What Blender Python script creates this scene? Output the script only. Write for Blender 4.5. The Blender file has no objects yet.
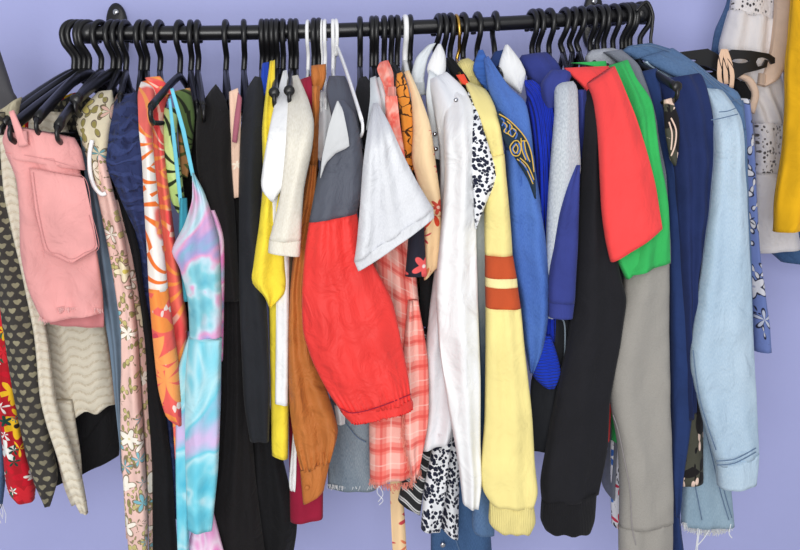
import bpy, bmesh, math, random
from mathutils import Vector, Matrix, Euler, noise
random.seed(7)
SC = bpy.context.scene
COL = SC.collection
PI = math.pi
# ---------------------------------------------------------------- camera
FPX = 914.0
CAMP = Vector((0.0, -1.6, 1.5))
PITCH, YAW = math.radians(9.0), math.radians(6.0)
cd = bpy.data.cameras.new('camera'); cam = bpy.data.objects.new('camera', cd); COL.objects.link(cam)
cam.location = CAMP
cam.rotation_euler = Euler((PI/2-PITCH, 0, -YAW), 'XYZ')
cd.sensor_width = 36; cd.lens = 36*FPX/800; cd.clip_start = .05
SC.camera = cam
RM = cam.rotation_euler.to_matrix()
def at(px, py, Y):
    """point of the vertical plane at distance Y that the photo shows at this place"""
    d = RM @ Vector(((px-400)/FPX, -(py-275)/FPX, -1))
    return CAMP + d*((Y-CAMP.y)/d.y)
# ---------------------------------------------------------------- materials
def lin(c):
    o = []
    for v in c[:3]:
        v = v/255
        o.append(v/12.92 if v <= .04045 else ((v+.055)/1.055)**2.4)
    return (o[0], o[1], o[2], 1)
class NT:
    def __init__(s, name):
        s.m = bpy.data.materials.new(name); s.m.use_nodes = True
        s.t = s.m.node_tree; s.t.nodes.clear()
        s.out = s.t.nodes.new('ShaderNodeOutputMaterial')
        s.p = s.t.nodes.new('ShaderNodeBsdfPrincipled')
        s.t.links.new(s.p.outputs[0], s.out.inputs[0])
        s.uv = s.t.nodes.new('ShaderNodeUVMap').outputs[0]
    def put(s, sock, v):
        if isinstance(v, bpy.types.NodeSocket): s.t.links.new(v, sock)
        elif v is not None: sock.default_value = v
    def add(s, typ, ins={}, **pr):
        n = s.t.nodes.new(typ)
        for k, v in pr.items(): setattr(n, k, v)
        for k, v in ins.items(): s.put(n.inputs[k], v)
        return n
    def ma(s, op, a, b=0.0, c=0.0): return s.add('ShaderNodeMath', {0: a, 1: b, 2: c}, operation=op).outputs[0]
    def vm(s, op, a, b=(0, 0, 0)): return s.add('ShaderNodeVectorMath', {0: a, 1: b}, operation=op).outputs[0]
    def mix(s, f, a, b):
        n = s.t.nodes.new('ShaderNodeMix'); n.data_type = 'RGBA'
        s.put(n.inputs[0], f); s.put(n.inputs[6], a); s.put(n.inputs[7], b)
        return n.outputs[2]
    def sep(s, v):
        n = s.add('ShaderNodeSeparateXYZ', {0: v}); return n.outputs[0], n.outputs[1]
    def scl(s, v, x, y): return s.vm('MULTIPLY', v, (x, y, 1))
    def noise(s, v, sc, det=2, dist=0.0):
        n = s.add('ShaderNodeTexNoise', {'Vector': v, 'Scale': sc, 'Detail': det, 'Distortion': dist}); return n.outputs['Fac'], n.outputs['Color']
    def vor(s, v, sc, rnd=1.0, feat='F1'):
        return s.add('ShaderNodeTexVoronoi', {'Vector': v, 'Scale': sc, 'Randomness': rnd}, feature=feat)
    def ramp(s, f, stops, interp='LINEAR'):
        n = s.add('ShaderNodeValToRGB', {0: f}); r = n.color_ramp; r.interpolation = interp
        while len(r.elements) < len(stops): r.elements.new(.5)
        for e, (p, c) in zip(r.elements, stops): e.position = p; e.color = lin(c)
        return n.outputs[0]
    def step(s, v, a, b):   # smooth 0..1 between a and b
        return s.add('ShaderNodeMapRange', {0: v, 1: a, 2: b, 3: 0.0, 4: 1.0}, interpolation_type='SMOOTHSTEP').outputs[0]
    def fin(s, col, rough=.88, h=None, hs=.0006, weave=1400, wv=.25, sheen=.04, creases=.5, metal=0, spec=.25):
        s.put(s.p.inputs['Base Color'], col)
        s.p.inputs['Roughness'].default_value = rough
        s.p.inputs['Metallic'].default_value = metal
        s.p.inputs['Specular IOR Level'].default_value = spec
        s.p.inputs['Sheen Weight'].default_value = sheen
        nz = s.noise(s.uv, weave, 1)[0]
        b1 = s.add('ShaderNodeBump', {'Strength': wv, 'Distance': .0006, 'Height': nz})
        cr = s.noise(s.scl(s.uv, 1.0, .6), 26, 4, 1.0)[0]
        b2 = s.add('ShaderNodeBump', {'Strength': creases, 'Distance': .0095, 'Height': cr, 'Normal': b1.outputs[0]})
        last = b2
        if h is not None:
            last = s.add('ShaderNodeBump', {'Strength': 1.0, 'Distance': hs, 'Height': h, 'Normal': b2.outputs[0]})
        s.put(s.p.inputs['Normal'], last.outputs[0])
        return s.m
def c4(c): return lin(c)
def plain(name, c, var=.06, **k):
    n = NT(name); f = n.noise(n.uv, 14, 3)[0]
    a = tuple(v*(1-var) for v in c); b = tuple(min(255, v*(1+var)) for v in c)
    return n.fin(n.ramp(f, [(.3, a), (.7, b)]), **k)
def heather(name, a, b, sc=900, **k):
    n = NT(name); f = n.noise(n.scl(n.uv, 1, .35), sc, 3)[0]
    k.setdefault('creases', .35)
    return n.fin(n.ramp(f, [(.3, a), (.7, b)]), **k)
def denim(name, a, b, big=7, **k):
    n = NT(name); f = n.noise(n.scl(n.uv, 1, .25), 900, 2)[0]; g = n.noise(n.scl(n.uv, 1, .5), big, 4)[0]
    t = n.ma('ADD', n.ma('MULTIPLY', f, .45), n.ma('MULTIPLY', g, .55))
    k.setdefault('creases', .8)
    return n.fin(n.ramp(t, [(.34, a), (.62, b)]), wv=.5, **k)
def ribbed(name, c, per=.004, horiz=False, depth=.0012, **k):
    n = NT(name); x, y = n.sep(n.uv)
    h = n.ma('SINE', n.ma('MULTIPLY', y if horiz else x, 2*PI/per))
    f = n.noise(n.uv, 30, 3)[0]
    a = tuple(v*.93 for v in c)
    return n.fin(n.ramp(f, [(.3, a), (.7, c)]), h=h, hs=depth, **k)
def zigzag(name, c, c2, per=.013, amp=.008, wid=.03, **k):
    n = NT(name); x, y = n.sep(n.uv)
    z = n.ma('MULTIPLY', n.ma('PINGPONG', x, wid/2), 2*amp/wid)
    w = n.ma('SINE', n.ma('MULTIPLY', n.ma('ADD', y, z), 2*PI/per))
    f = n.step(w, .3, .95)
    nz = n.noise(n.uv, 350, 2)[0]
    col = n.mix(n.ma('MULTIPLY', f, n.step(nz, .25, .6)), c4(c), c4(c2))
    return n.fin(col, h=n.ma('MULTIPLY', w, -1), hs=.0007, wv=.9, weave=500, **k)
def dots(name, bg, fg, sc=150, thr=.36, **k):
    n = NT(name); d = n.vm('ADD', n.uv, n.vm('MULTIPLY', n.vm('SUBTRACT', n.noise(n.uv, 170, 1)[1], (.5, .5, .5)), (.004, .004, 0)))
    v = n.vor(d, sc, .95)
    r = n.ma('MULTIPLY', n.sep(v.outputs['Color'])[0], .25)
    f = n.step(n.ma('SUBTRACT', v.outputs['Distance'], r), thr-.2, thr-.12)
    return n.fin(n.mix(f, c4(fg), c4(bg)), **k)
def flowermask(n, uv, sc, pet, r0, seed, amp=.35, keep=.5):
    """petal mask, centre mask, cell colour of a scattered flower print"""
    u = n.vm('ADD', uv, (seed*.37, seed*.71, 0))
    v = n.vor(u, sc, .8)
    p = n.vm('MULTIPLY', u, (sc, sc, 0))
    rel = n.vm('SUBTRACT', p, n.vm('MULTIPLY', v.outputs['Position'], (sc, sc, 0)))
    x, y = n.sep(rel)
    ang = n.ma('ARCTAN2', y, x)
    cx, cy = n.sep(v.outputs['Color'])
    rad = n.ma('MULTIPLY', n.ma('ADD', n.ma('COSINE', n.ma('ADD', n.ma('MULTIPLY', ang, pet), n.ma('MULTIPLY', cx, 6.28))), 1/amp), r0*amp)
    d = v.outputs['Distance']
    m = n.ma('MULTIPLY', n.step(n.ma('SUBTRACT', rad, d), 0.0, .05), n.ma('GREATER_THAN', cy, 1-keep))
    edge = n.ma('MULTIPLY', n.ma('MULTIPLY', n.step(n.ma('SUBTRACT', rad, d), -.07, -.03), n.ma('GREATER_THAN', cy, 1-keep)), n.ma('SUBTRACT', 1.0, m))
    cen = n.ma('MULTIPLY', m, n.step(n.ma('SUBTRACT', r0*.32, d), 0.0, .04))
    return m, cen, cx, edge
def floral(name, bg, fls, leaf=None, line=None, **k):
    """fls: list of (scale, petals, radius, keep, [colours], centre)"""
    n = NT(name); col = n.ramp(n.noise(n.uv, 12, 2)[0], [(.35, bg), (.65, tuple(min(255, v*1.05) for v in bg))])
    if leaf:
        for i, (lc, sc, sx) in enumerate(leaf):
            m, _, _, e = flowermask(n, n.scl(n.vm('ADD', n.uv, (i*.13, i*.29, 0)), sx, 1), sc, 2, .28, 5+i, .8, .75)
            col = n.mix(m, col, c4(lc))
            if line: col = n.mix(e, col, c4(line))
    for i, (sc, pet, r0, keep, cols, cen) in enumerate(fls):
        m, c, cx, e = flowermask(n, n.uv, sc, pet, r0, i+1, keep=keep)
        st = [(j/len(cols), q) for j, q in enumerate(cols)]
        pc = n.ramp(cx, st, 'CONSTANT') if len(cols) > 1 else c4(cols[0])
        if line: col = n.mix(e, col, c4(line))
        col = n.mix(m, col, pc); col = n.mix(c, col, c4(cen))
    return n.fin(col, **k)
def stripes(name, c1, c2, c3, per=.016, wob=.004, **k):
    n = NT(name); x, y = n.sep(n.uv)
    w = n.ma('ADD', y, n.ma('MULTIPLY', n.ma('SINE', n.ma('MULTIPLY', x, 120.0)), wob))
    f = n.ma('FRACT', n.ma('DIVIDE', w, per))
    return n.fin(n.ramp(f, [(0, c1), (.38, c2), (.5, c3), (.58, c2), (.72, c1)], 'CONSTANT'), **k)
def plaid(name, base, mid, dark, line, per=.038, **k):
    n = NT(name); x, y = n.sep(n.uv)
    def band(v, p, a, b, off=0.0):
        q = n.ma('FRACT', n.ma('DIVIDE', n.ma('ADD', v, off), p)); return n.ma('MULTIPLY', n.step(q, a, a+.04), n.ma('SUBTRACT', 1.0, n.step(q, b, b+.04)))
    col = n.mix(n.ma('MULTIPLY', band(x, per, .1, .55), .55), c4(base), c4(mid))
    col = n.mix(n.ma('MULTIPLY', band(y, per, .2, .6), .55), col, c4(mid))
    col = n.mix(n.ma('MULTIPLY', band(y, per, .3, .42), .6), col, c4(dark))
    col = n.mix(n.ma('MULTIPLY', band(x, per, .28, .38), .6), col, c4(dark))
    col = n.mix(n.ma('MULTIPLY', band(x, per, .7, .76), .45), col, c4(line))
    col = n.mix(n.ma('MULTIPLY', band(y, per, .78, .82), .45), col, c4(line))
    return n.fin(col, **k)
def tiedye(name, stops, sc=7, **k):
    n = NT(name); f = n.noise(n.scl(n.uv, 1.6, 1), sc, 2, 1.2)[0]
    return n.fin(n.ramp(f, stops), **k)
def tropical(name, bg, leafc, patch, patch2, sc=9, mostly=.5, **k):
    """palm fronds: ribs fanning from scattered points, over flat colour areas"""
    n = NT(name)
    area = n.noise(n.scl(n.uv, 1, .6), sc*1.2, 1)[0]
    v = n.vor(n.scl(n.uv, 1, .8), sc, 1.0)
    rel = n.vm('SUBTRACT', n.scl(n.uv, sc, sc*.8), n.vm('MULTIPLY', v.outputs['Position'], (sc, sc, 0)))
    x, y = n.sep(rel)
    ang = n.ma('ADD', n.ma('ARCTAN2', y, x), n.ma('MULTIPLY', v.outputs['Distance'], .8))
    rib = n.step(n.ma('SINE', n.ma('MULTIPLY', ang, 11.0)), .45, .8)
    col = n.mix(n.step(area, mostly-.02, mostly+.02), c4(bg), c4(patch))
    col = n.mix(rib, col, n.mix(n.step(area, mostly-.02, mostly+.02), c4(leafc), c4(patch2)))
    return n.fin(col, **k)
def crackle(name, bg, ln, sc=40, wd=.05, **k):
    n = NT(name); d = n.vm('ADD', n.uv, n.vm('MULTIPLY', n.noise(n.uv, 60, 2)[1], (.02, .02, 0)))
    v = n.vor(d, sc, 1.0, 'DISTANCE_TO_EDGE')
    return n.fin(n.mix(n.step(v.outputs['Distance'], wd*.5, wd), c4(ln), n.ramp(n.noise(n.uv, 20, 2)[0], [(.3, bg), (.7, tuple(min(255, q*1.08) for q in bg))])), **k)
def scales(name, bg, fg, edge, sc=62, **k):
    n = NT(name); x, y = n.sep(n.uv)
    u = n.ma('MULTIPLY', x, sc); w = n.ma('MULTIPLY', y, sc*1.25)
    row = n.ma('FLOOR', w)
    uu = n.ma('SUBTRACT', n.ma('FRACT', n.ma('ADD', u, n.ma('MULTIPLY', row, .5))), .5)
    vv = n.ma('SUBTRACT', n.ma('FRACT', w), .5)
    # heart like tulip: two lobes above, a point below
    au = n.ma('ABSOLUTE', uu)
    d = n.ma('ADD', n.ma('MULTIPLY', au, au), n.ma('POWER', n.ma('ABSOLUTE', n.ma('SUBTRACT', vv, n.ma('MULTIPLY', au, .6))), 2.0))
    nz = n.ma('MULTIPLY', n.ma('SUBTRACT', n.noise(n.uv, 260, 2)[0], .5), .12)
    f = n.step(n.ma('ADD', d, nz), .07, .12)
    return n.fin(n.mix(f, n.ramp(n.noise(n.uv, 40, 2)[0], [(.3, fg), (.7, edge)]), c4(bg)), **k)
def ombre(name, a, b, y0, y1, **k):
    n = NT(name); x, y = n.sep(n.uv); f = n.step(n.ma('ADD', y, n.ma('MULTIPLY', n.noise(n.uv, 60, 3)[0], .05)), y0, y1)
    return n.fin(n.mix(f, c4(a), c4(b)), **k)
def eyelet(name, c, sc=120, **k):
    """openwork lace: the holes are really open"""
    n = NT(name); v = n.vor(n.scl(n.uv, 1, .75), sc, .75)
    big = n.noise(n.uv, 60, 1)[0]
    hole = n.ma('MULTIPLY', n.ma('SUBTRACT', 1.0, n.step(v.outputs['Distance'], .34, .40)), n.step(big, .36, .42))
    m = n.fin(c4(c), h=v.outputs['Distance'], hs=.0015, **k)
    n.put(n.p.inputs['Alpha'], n.ma('SUBTRACT', 1.0, hole))
    return m
def crochet(name, c, c2, sc=110, **k):
    n = NT(name); d = n.vm('ADD', n.uv, n.vm('MULTIPLY', n.noise(n.uv, 30, 2)[1], (.05, .05, 0)))
    v = n.vor(d, sc, .9); x, y = n.sep(d)
    w = n.ma('SINE', n.ma('MULTIPLY', n.ma('ADD', y, n.ma('MULTIPLY', n.ma('PINGPONG', x, .02), .3)), 300.0))
    f = n.ma('MULTIPLY', n.ma('ADD', n.step(v.outputs['Distance'], .15, .5), n.step(w, -.3, .8)), .5)
    return n.fin(n.mix(f, c4(c), c4(c2)), h=f, hs=.003, **k)
def glossy(name, c, rough=.35, metal=0, spec=.5):
    n = NT(name); n.put(n.p.inputs['Base Color'], n.ramp(n.add('ShaderNodeTexNoise', {'Scale': 60.0}).outputs[0], [(.3, c), (.7, tuple(min(255, v*1.15+2) for v in c))]))
    n.p.inputs['Roughness'].default_value = rough; n.p.inputs['Metallic'].default_value = metal
    n.p.inputs['Specular IOR Level'].default_value = spec
    return n.m
# ---------------------------------------------------------------- meshes
def linkmesh(name, vs, fs, mat, parent=None, uvs=None, smooth=True):
    me = bpy.data.meshes.new(name); me.from_pydata([tuple(v) for v in vs], [], fs)
    if uvs:
        l = me.uv_layers.new(name='UVMap')
        for lp in me.loops: l.data[lp.index].uv = uvs[lp.vertex_index]
    for p in me.polygons: p.use_smooth = smooth
    me.materials.append(mat)
    bm = bmesh.new(); bm.from_mesh(me); bmesh.ops.recalc_face_normals(bm, faces=bm.faces); bm.to_mesh(me); bm.free()
    o = bpy.data.objects.new(name, me); COL.objects.link(o)
    if parent is not None:
        o.parent = parent; o.matrix_parent_inverse = Matrix.Translation(-parent.location)
    return o
def resample(P, n, smooth=True):
    P = [Vector((p[0], p[1])) for p in P]
    if smooth and len(P) > 2:
        Q = []
        for i in range(len(P)-1):
            a = P[max(0, i-1)]; b = P[i]; c = P[i+1]; d = P[min(len(P)-1, i+2)]
            for k in range(8):
                t = k/8
                # softened catmull-rom
                m1 = (c-a)*.35; m2 = (d-b)*.35
                Q.append((2*t**3-3*t*t+1)*b+(t**3-2*t*t+t)*m1+(-2*t**3+3*t*t)*c+(t**3-t*t)*m2)
        Q.append(P[-1]); P = Q
    L = [0]
    for i in range(1, len(P)): L.append(L[-1]+(P[i]-P[i-1]).length)
    out = []; j = 0
    for k in range(n):
        s = L[-1]*k/(n-1)
        while j < len(P)-2 and L[j+1] < s: j += 1
        seg = L[j+1]-L[j]
        t = 0 if seg < 1e-9 else (s-L[j])/seg
        out.append(P[j].lerp(P[j+1], min(1, max(0, t))))
    return out
SEED = [0]
def loft(name, L, R, mat, Y=-.2, T=.035, top=None, ysh=None, w=.004, fold=1.0, rows=None, cols=64, hem=True, smooth=True,
         gather=None, parent=None, back=0.0, roundtop=False, ripple=0.0, label=None, rowwise=False):
    """a hollow cloth piece between a left and a right outline; each row is a rounded closed section"""
    SEED[0] += 1; sd = SEED[0]*3.17
    ln = max(math.dist(L[0], L[-1]), math.dist(R[0], R[-1]))
    rows = rows or max(8, min(90, int(ln/5)+4))
    if rowwise:
        A = []; B = []; m = len(L)-1
        for i in range(rows):
            t = i/(rows-1)*m; j = min(m-1, int(t)); q = t-j
            A.append(Vector(L[j]).lerp(Vector(L[j+1]), q)); B.append(Vector(R[j]).lerp(Vector(R[j+1]), q))
    else: A = resample(L, rows, smooth); B = resample(R, rows, smooth)
    vs = []; fs = []; uvs = []; vd = 0; pm = None
    wmax = max((A[i]-B[i]).length for i in range(rows))*.00165
    nf = max(.8, wmax/.042)*fold
    ytop = Y if top is None else top
    ysh = 150 if ysh is None else ysh
    y0 = min(A[0].y, B[0].y)
    def ring(i, k=1.0, dz=0.0):
        a, b = A[i], B[i]; py = (a.y+b.y)/2
        tt = min(1, max(0, (py-y0)/max(1, ysh-y0))); tt = math.sin(tt*PI/2)
        Yr = ytop+(Y-ytop)*tt
        p = at(a.x, a.y, Yr); q = at(b.x, b.y, Yr)
        mid = (p+q)/2; ax = (q-p)/2; hw = ax.length
        Tr = min(T, hw*2.2+.004)/2
        if roundtop and i < 3: Tr *= (.5, .8, .95)[i]
        r = []
        for j in range(cols):
            an = 2*PI*j/cols
            s = math.cos(an); d = math.sin(an)
            s2 = math.copysign(abs(s)**.85, s); d2 = math.copysign(abs(d)**.75, d)
            u = s2*hw
            ph = noise.noise(Vector((sd, vd*2.2, 0)))*3.2+sd
            wr = math.cos(nf*PI*s2+ph)*w*.7*(1-.45*abs(s2))
            wr += noise.noise(Vector((u*20+sd, vd*6, sd)))*w*1.2+noise.noise(Vector((u*30+vd*14, vd*17, sd+9)))*w*.5
            wr += (.4-2*abs(noise.noise(Vector((u*13-vd*5, vd*9, sd+21)))))*w*.75
            if gather:
                g0, cnt, amp = gather
                g = max(0, 1-abs(i/(rows-1)-g0)*9) if g0 < 1 else max(0, (i/(rows-1)-.86)/.14)
                wr += math.cos(cnt*PI*s2+sd+math.sin(vd*60))*amp*g
            v = mid+ax*s2*k
            yy = -d2*Tr*k
            if abs(d) > .05: yy -= wr*(1 if d > 0 else .6)*min(1, abs(d)*2)
            v = v+Vector((0, yy, dz))
            if back and d < 0: v.z -= back*(-d2)*min(1, (i/(rows-1)-.5)*2) if i > rows/2 else 0
            if ripple: v.z += math.sin(s2*9+sd)*ripple*(i/(rows-1))**2*(1 if i else 0)
            r.append((v, (u+(0 if d >= 0 else hw*2.5), -vd)))
        return r, mid
    for i in range(rows):
        a, b = A[i], B[i]
        m = (a+b)/2
        if pm is not None: vd += (m-pm).length*.00160
        pm = m
        r, _ = ring(i)
        for v, t in r: vs.append(v); uvs.append(t)
    def quad(r0, r1):
        for j in range(cols):
            k = (j+1) % cols; fs.append((r0*cols+j, r0*cols+k, r1*cols+k, r1*cols+j))
    for i in range(rows-1): quad(i, i+1)
    fs.append(tuple(range(cols)))
    n = rows
    if hem:
        i = rows-1
        rr, mid = ring(i)
        for k, up in ((.86, .0), (.78, .02)):
            for v, t in rr:
                q = mid+(v-mid)*k; q.z += up; vs.append(q); uvs.append((t[0], t[1]-.01))
            quad(n-1, n); n += 1
        fs.append(tuple(reversed(range((n-1)*cols, n*cols))))
    else: fs.append(tuple(reversed(range((n-1)*cols, n*cols))))
    o = linkmesh(name, vs, fs, mat, parent, uvs)
    if label: o['label'] = label
    return o
def tube(path, r, n=8, flat=None, r2=None, cap=True):
    """verts, faces of a tube along 3-D points. flat=(dirvec, k) squeezes the section along dirvec"""
    vs = []; fs = []; P = [Vector(p) for p in path]; m = len(P)
    t0 = (P[1]-P[0]).normalized(); up = Vector((0, 0, 1)) if abs(t0.z) < .9 else Vector((0, 1, 0))
    nrm = t0.cross(up).normalized()
    for i, p in enumerate(P):
        t = (P[min(m-1, i+1)]-P[max(0, i-1)]).normalized()
        nrm = (nrm-t*nrm.dot(t)).normalized(); bn = t.cross(nrm)
        rr = r if r2 is None else r+(r2-r)*i/(m-1)
        for k in range(n):
            a = 2*PI*k/n; v = nrm*math.cos(a)*rr+bn*math.sin(a)*rr
            if flat: v = v-flat[0]*v.dot(flat[0])*(1-flat[1])
            vs.append(p+v)
    for i in range(m-1):
        for k in range(n):
            l = (k+1) % n; fs.append((i*n+k, i*n+l, (i+1)*n+l, (i+1)*n+k))
    if cap: fs.append(tuple(range(n))); fs.append(tuple(reversed(range((m-1)*n, m*n))))
    return vs, fs
def merge(*parts):
    vs = []; fs = []
    for v, f in parts:
        b = len(vs); vs += list(v); fs += [tuple(i+b for i in q) for q in f]
    return vs, fs
def curvepts(P, k=6):
    P = [Vector(p) for p in P]; Q = []
    for i in range(len(P)-1):
        a = P[max(0, i-1)]; b = P[i]; c = P[i+1]; d = P[min(len(P)-1, i+2)]
        for s in range(k):
            t = s/k; m1 = (c-a)*.5; m2 = (d-b)*.5
            Q.append((2*t**3-3*t*t+1)*b+(t**3-2*t*t+t)*m1+(-2*t**3+3*t*t)*c+(t**3-t*t)*m2)
    Q.append(P[-1]); return Q
def sphere(c, r, sc=(1, 1, 1), n=10):
    vs = []; fs = []
    for i in range(n//2+1):
        for j in range(n):
            a = PI*i/(n//2); b = 2*PI*j/n
            vs.append(Vector(c)+Vector((math.sin(a)*math.cos(b)*r*sc[0], math.sin(a)*math.sin(b)*r*sc[1], math.cos(a)*r*sc[2])))
    for i in range(n//2):
        for j in range(n): k = (j+1) % n; fs.append((i*n+j, i*n+k, (i+1)*n+k, (i+1)*n+j))
    return vs, fs
def tag(o, label, cat, group=None, kind=None):
    if label: o['label'] = label
    if cat: o['category'] = cat
    if group: o['group'] = group
    if kind: o['kind'] = kind
    return o
def empty(name, loc):
    e = bpy.data.objects.new(name, None); COL.objects.link(e); e.location = loc; e.empty_display_size = .05
    return e
RAILP = [(84, 33), (200, 33), (300, 31.5), (360, 29.5), (420, 27), (500, 23.5), (570, 19.5), (610, 16.5), (645, 14)]
def raily(px):
    for (a, b), (c, d) in zip(RAILP, RAILP[1:]):
        if px <= c or (c, d) == RAILP[-1]:
            return b+(d-b)*(px-a)/(c-a)
RR = .0122
def frame(hx, fx, fy=None, Yt=-.19, stem=None):
    c = at(hx, raily(hx), 0)
    nk = at(hx, raily(hx)+(stem or (41 if hx < 400 else 36)), 0)
    tip = at(fx, 130, Yt)
    tip.z = nk.z-.075 if fy is None else at(fx, fy, Yt).z
    d = Vector((tip.x-nk.x, tip.y-nk.y, 0)).normalized()
    return c, nk, tip, d
def body(root, hx, fx, ybot, mat, yf=-.15, yb=.13, th=.006, name='body', amp=.002, drop=.03, top=None):
    SEED[0] += 1; sd = SEED[0]*1.7
    yf = -.128
    c, nk, tip, d = frame(hx, fx, top)
    zb = at(fx, ybot, yf).z
    n = Vector((d.y, -d.x, 0))
    S = 22; Rw = 26; vs = []; fs = []; uvs = []
    Lf = yf/d.y if d.y else .15; Lb = yb/d.y
    W = abs(tip.y)/abs(d.y)
    loop = [(i/S, 1) for i in range(S+1)]+[(i/S, -1) for i in range(S, -1, -1)]
    m = len(loop)
    for r in range(Rw+1):
        t = r/Rw
        for s, side in loop:
            dist = Lf+(Lb-Lf)*s
            zt = nk.z-drop-(nk.z-tip.z)*min(1.1, (abs(dist)/W))**1.2
            z = zt+(zb-zt)*t
            e = min(1, min(s, 1-s)*8+.25)
            k = (.35+.65*min(1, t*6))*e
            off = side*th/2*k+math.sin(s*14+sd+t*2)*amp*min(1, t*3)+noise.noise(Vector((s*3, t*2, sd)))*amp
            vs.append(Vector((nk.x, 0, 0))+d*dist+n*off+Vector((0, 0, z))); uvs.append((dist, z))
    for r in range(Rw):
        for j in range(m): k = (j+1) % m; fs.append((r*m+j, r*m+k, (r+1)*m+k, (r+1)*m+j))
    for r in (0, Rw):
        for i in range(S):
            q = (r*m+i, r*m+i+1, r*m+m-2-i, r*m+m-1-i); fs.append(q if r else q[::-1])
    return linkmesh(name, vs, fs, mat, root, uvs)
def fringe(root, P, Y, n, ln, mat, name='frayed_hem', r=.0005, lab=None):
    Q = resample(P, n, False); parts = []
    for q in Q:
        a = at(q.x+random.uniform(-1, 1), q.y-2, Y+random.uniform(-.004, .004)); L = ln*random.uniform(.35, 1.1)
        b = a+Vector((random.uniform(-.25, .25)*L, random.uniform(-.1, .1)*L, -L*.6)); c = b+Vector((random.uniform(-.35, .35)*L, 0, -L*.5))
        parts.append(tube([a, b, c], r, 3, cap=False))
    v, f = merge(*parts); o = linkmesh(name, v, f, mat, root); o['kind'] = 'stuff'
    if lab: o['label'] = lab
    return o
def line(root, name, P, Y, mat, r=.0009, label=None, k=5):
    """a seam, cord or strap through photo places; Y may be one number or one per point"""
    Ys = Y if isinstance(Y, (list, tuple)) else [Y]*len(P)
    v, f = tube(curvepts([at(p[0], p[1], y) for p, y in zip(P, Ys)], k), r, 6)
    o = linkmesh(name, v, f, mat, root)
    if label: o['label'] = label
    return o
# ---------------------------------------------------------------- the room
def wallmat():
    n = NT('lavender_wall_paint')
    geo = n.add('ShaderNodeTexCoord').outputs['Object']
    f = n.noise(geo, 3, 4)[0]
    n.fin(n.ramp(f, [(.3, (176, 181, 231)), (.7, (182, 187, 236))]), rough=.75, wv=0, creases=0, sheen=0)
    bp = n.add('ShaderNodeBump', {'Strength': .25, 'Distance': .004, 'Height': n.noise(geo, 38, 4)[0]})
    n.put(n.p.inputs['Normal'], bp.outputs[0]); return n.m
WALLY = .29
bm = bmesh.new()
bmesh.ops.create_cube(bm, size=1, matrix=Matrix.Translation((.1, WALLY+.05, 1.35)) @ Matrix.Diagonal((4.2, .1, 2.7, 1)))
me = bpy.data.meshes.new('wall_back'); bm.to_mesh(me); bm.free(); me.materials.append(wallmat())
wl = bpy.data.objects.new('wall_back', me); COL.objects.link(wl); wl['kind'] = 'structure'
bm = bmesh.new()
bmesh.ops.create_cube(bm, size=1, matrix=Matrix.Translation((.1, -1.4, -.05)) @ Matrix.Diagonal((4.2, 3.5, .1, 1)))
me = bpy.data.meshes.new('floor'); bm.to_mesh(me); bm.free()
n = NT('pale_floor_tile'); me.materials.append(n.fin(n.ramp(n.noise(n.add('ShaderNodeTexCoord').outputs['Object'], 2, 3)[0], [(.3, (176, 172, 166)), (.7, (190, 186, 180))]), rough=.5, wv=0, creases=0, sheen=0))
fo = bpy.data.objects.new('floor', me); COL.objects.link(fo); fo['kind'] = 'structure'
# ---------------------------------------------------------------- rail
BLK = glossy('black_metal', (20, 20, 23), .32)
BPL = glossy('black_plastic', (16, 16, 18), .36)
WPL = glossy('white_plastic', (235, 236, 238), .35)
CHR = glossy('steel', (170, 172, 178), .25, 1)
GLD = glossy('brass_wire', (190, 150, 70), .3, 1)
rail = empty('clothes_rail', at(300, 33, 0))
tag(rail, 'long round black metal clothes rail fixed across the lavender wall', 'clothes rail')
v, f = tube(curvepts([at(x, y, 0) for x, y in RAILP], 6), RR, 24)
linkmesh('pole', v, f, BLK, rail)
def bracket(px, py, rx, lab):
    w = at(px, py, WALLY); w.y = WALLY-.004
    # oval wall plate
    vs = []; fs = []; N = 28
    for k, (yy, s) in enumerate(((.004, 1), (-.004, 1), (-.007, .88))):
        for j in range(N):
            a = 2*PI*j/N; vs.append(w+Vector((math.cos(a)*.021*s, yy, math.copysign(abs(math.sin(a))**.7, math.sin(a))*.058*s)))
    for k in range(2):
        for j in range(N): l = (j+1) % N; fs.append((k*N+j, k*N+l, k*N+N+l, k*N+N+j))
    fs += [tuple(range(N)), tuple(reversed(range(2*N, 3*N)))]
    br = linkmesh('bracket', vs, fs, BLK, rail)
    for dz in (.04, -.04):
        v, f = sphere(w+Vector((0, -.0075, dz)), .0062, (1, .45, 1), 12); s = linkmesh('screw', v, f, CHR, br); s['label'] = 'shiny screw head'
    e = at(rx, raily(rx), 0)
    v, f = tube(curvepts([w+Vector((0, -.004, 0)), w.lerp(e, .45)+Vector((0, 0, -.004)), e], 6), .0105, 16)
    linkmesh('bracket_arm', v, f, BLK, br)
    cc = [e+Vector((math.cos(0)*x, 0, 0)) for x in (-.016, .016)]
    v, f = tube(cc, .0175, 24); linkmesh('rail_cup', v, f, BLK, br)
bracket(118, 34, 88, ''); bracket(592, 22, 640, '')
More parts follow.
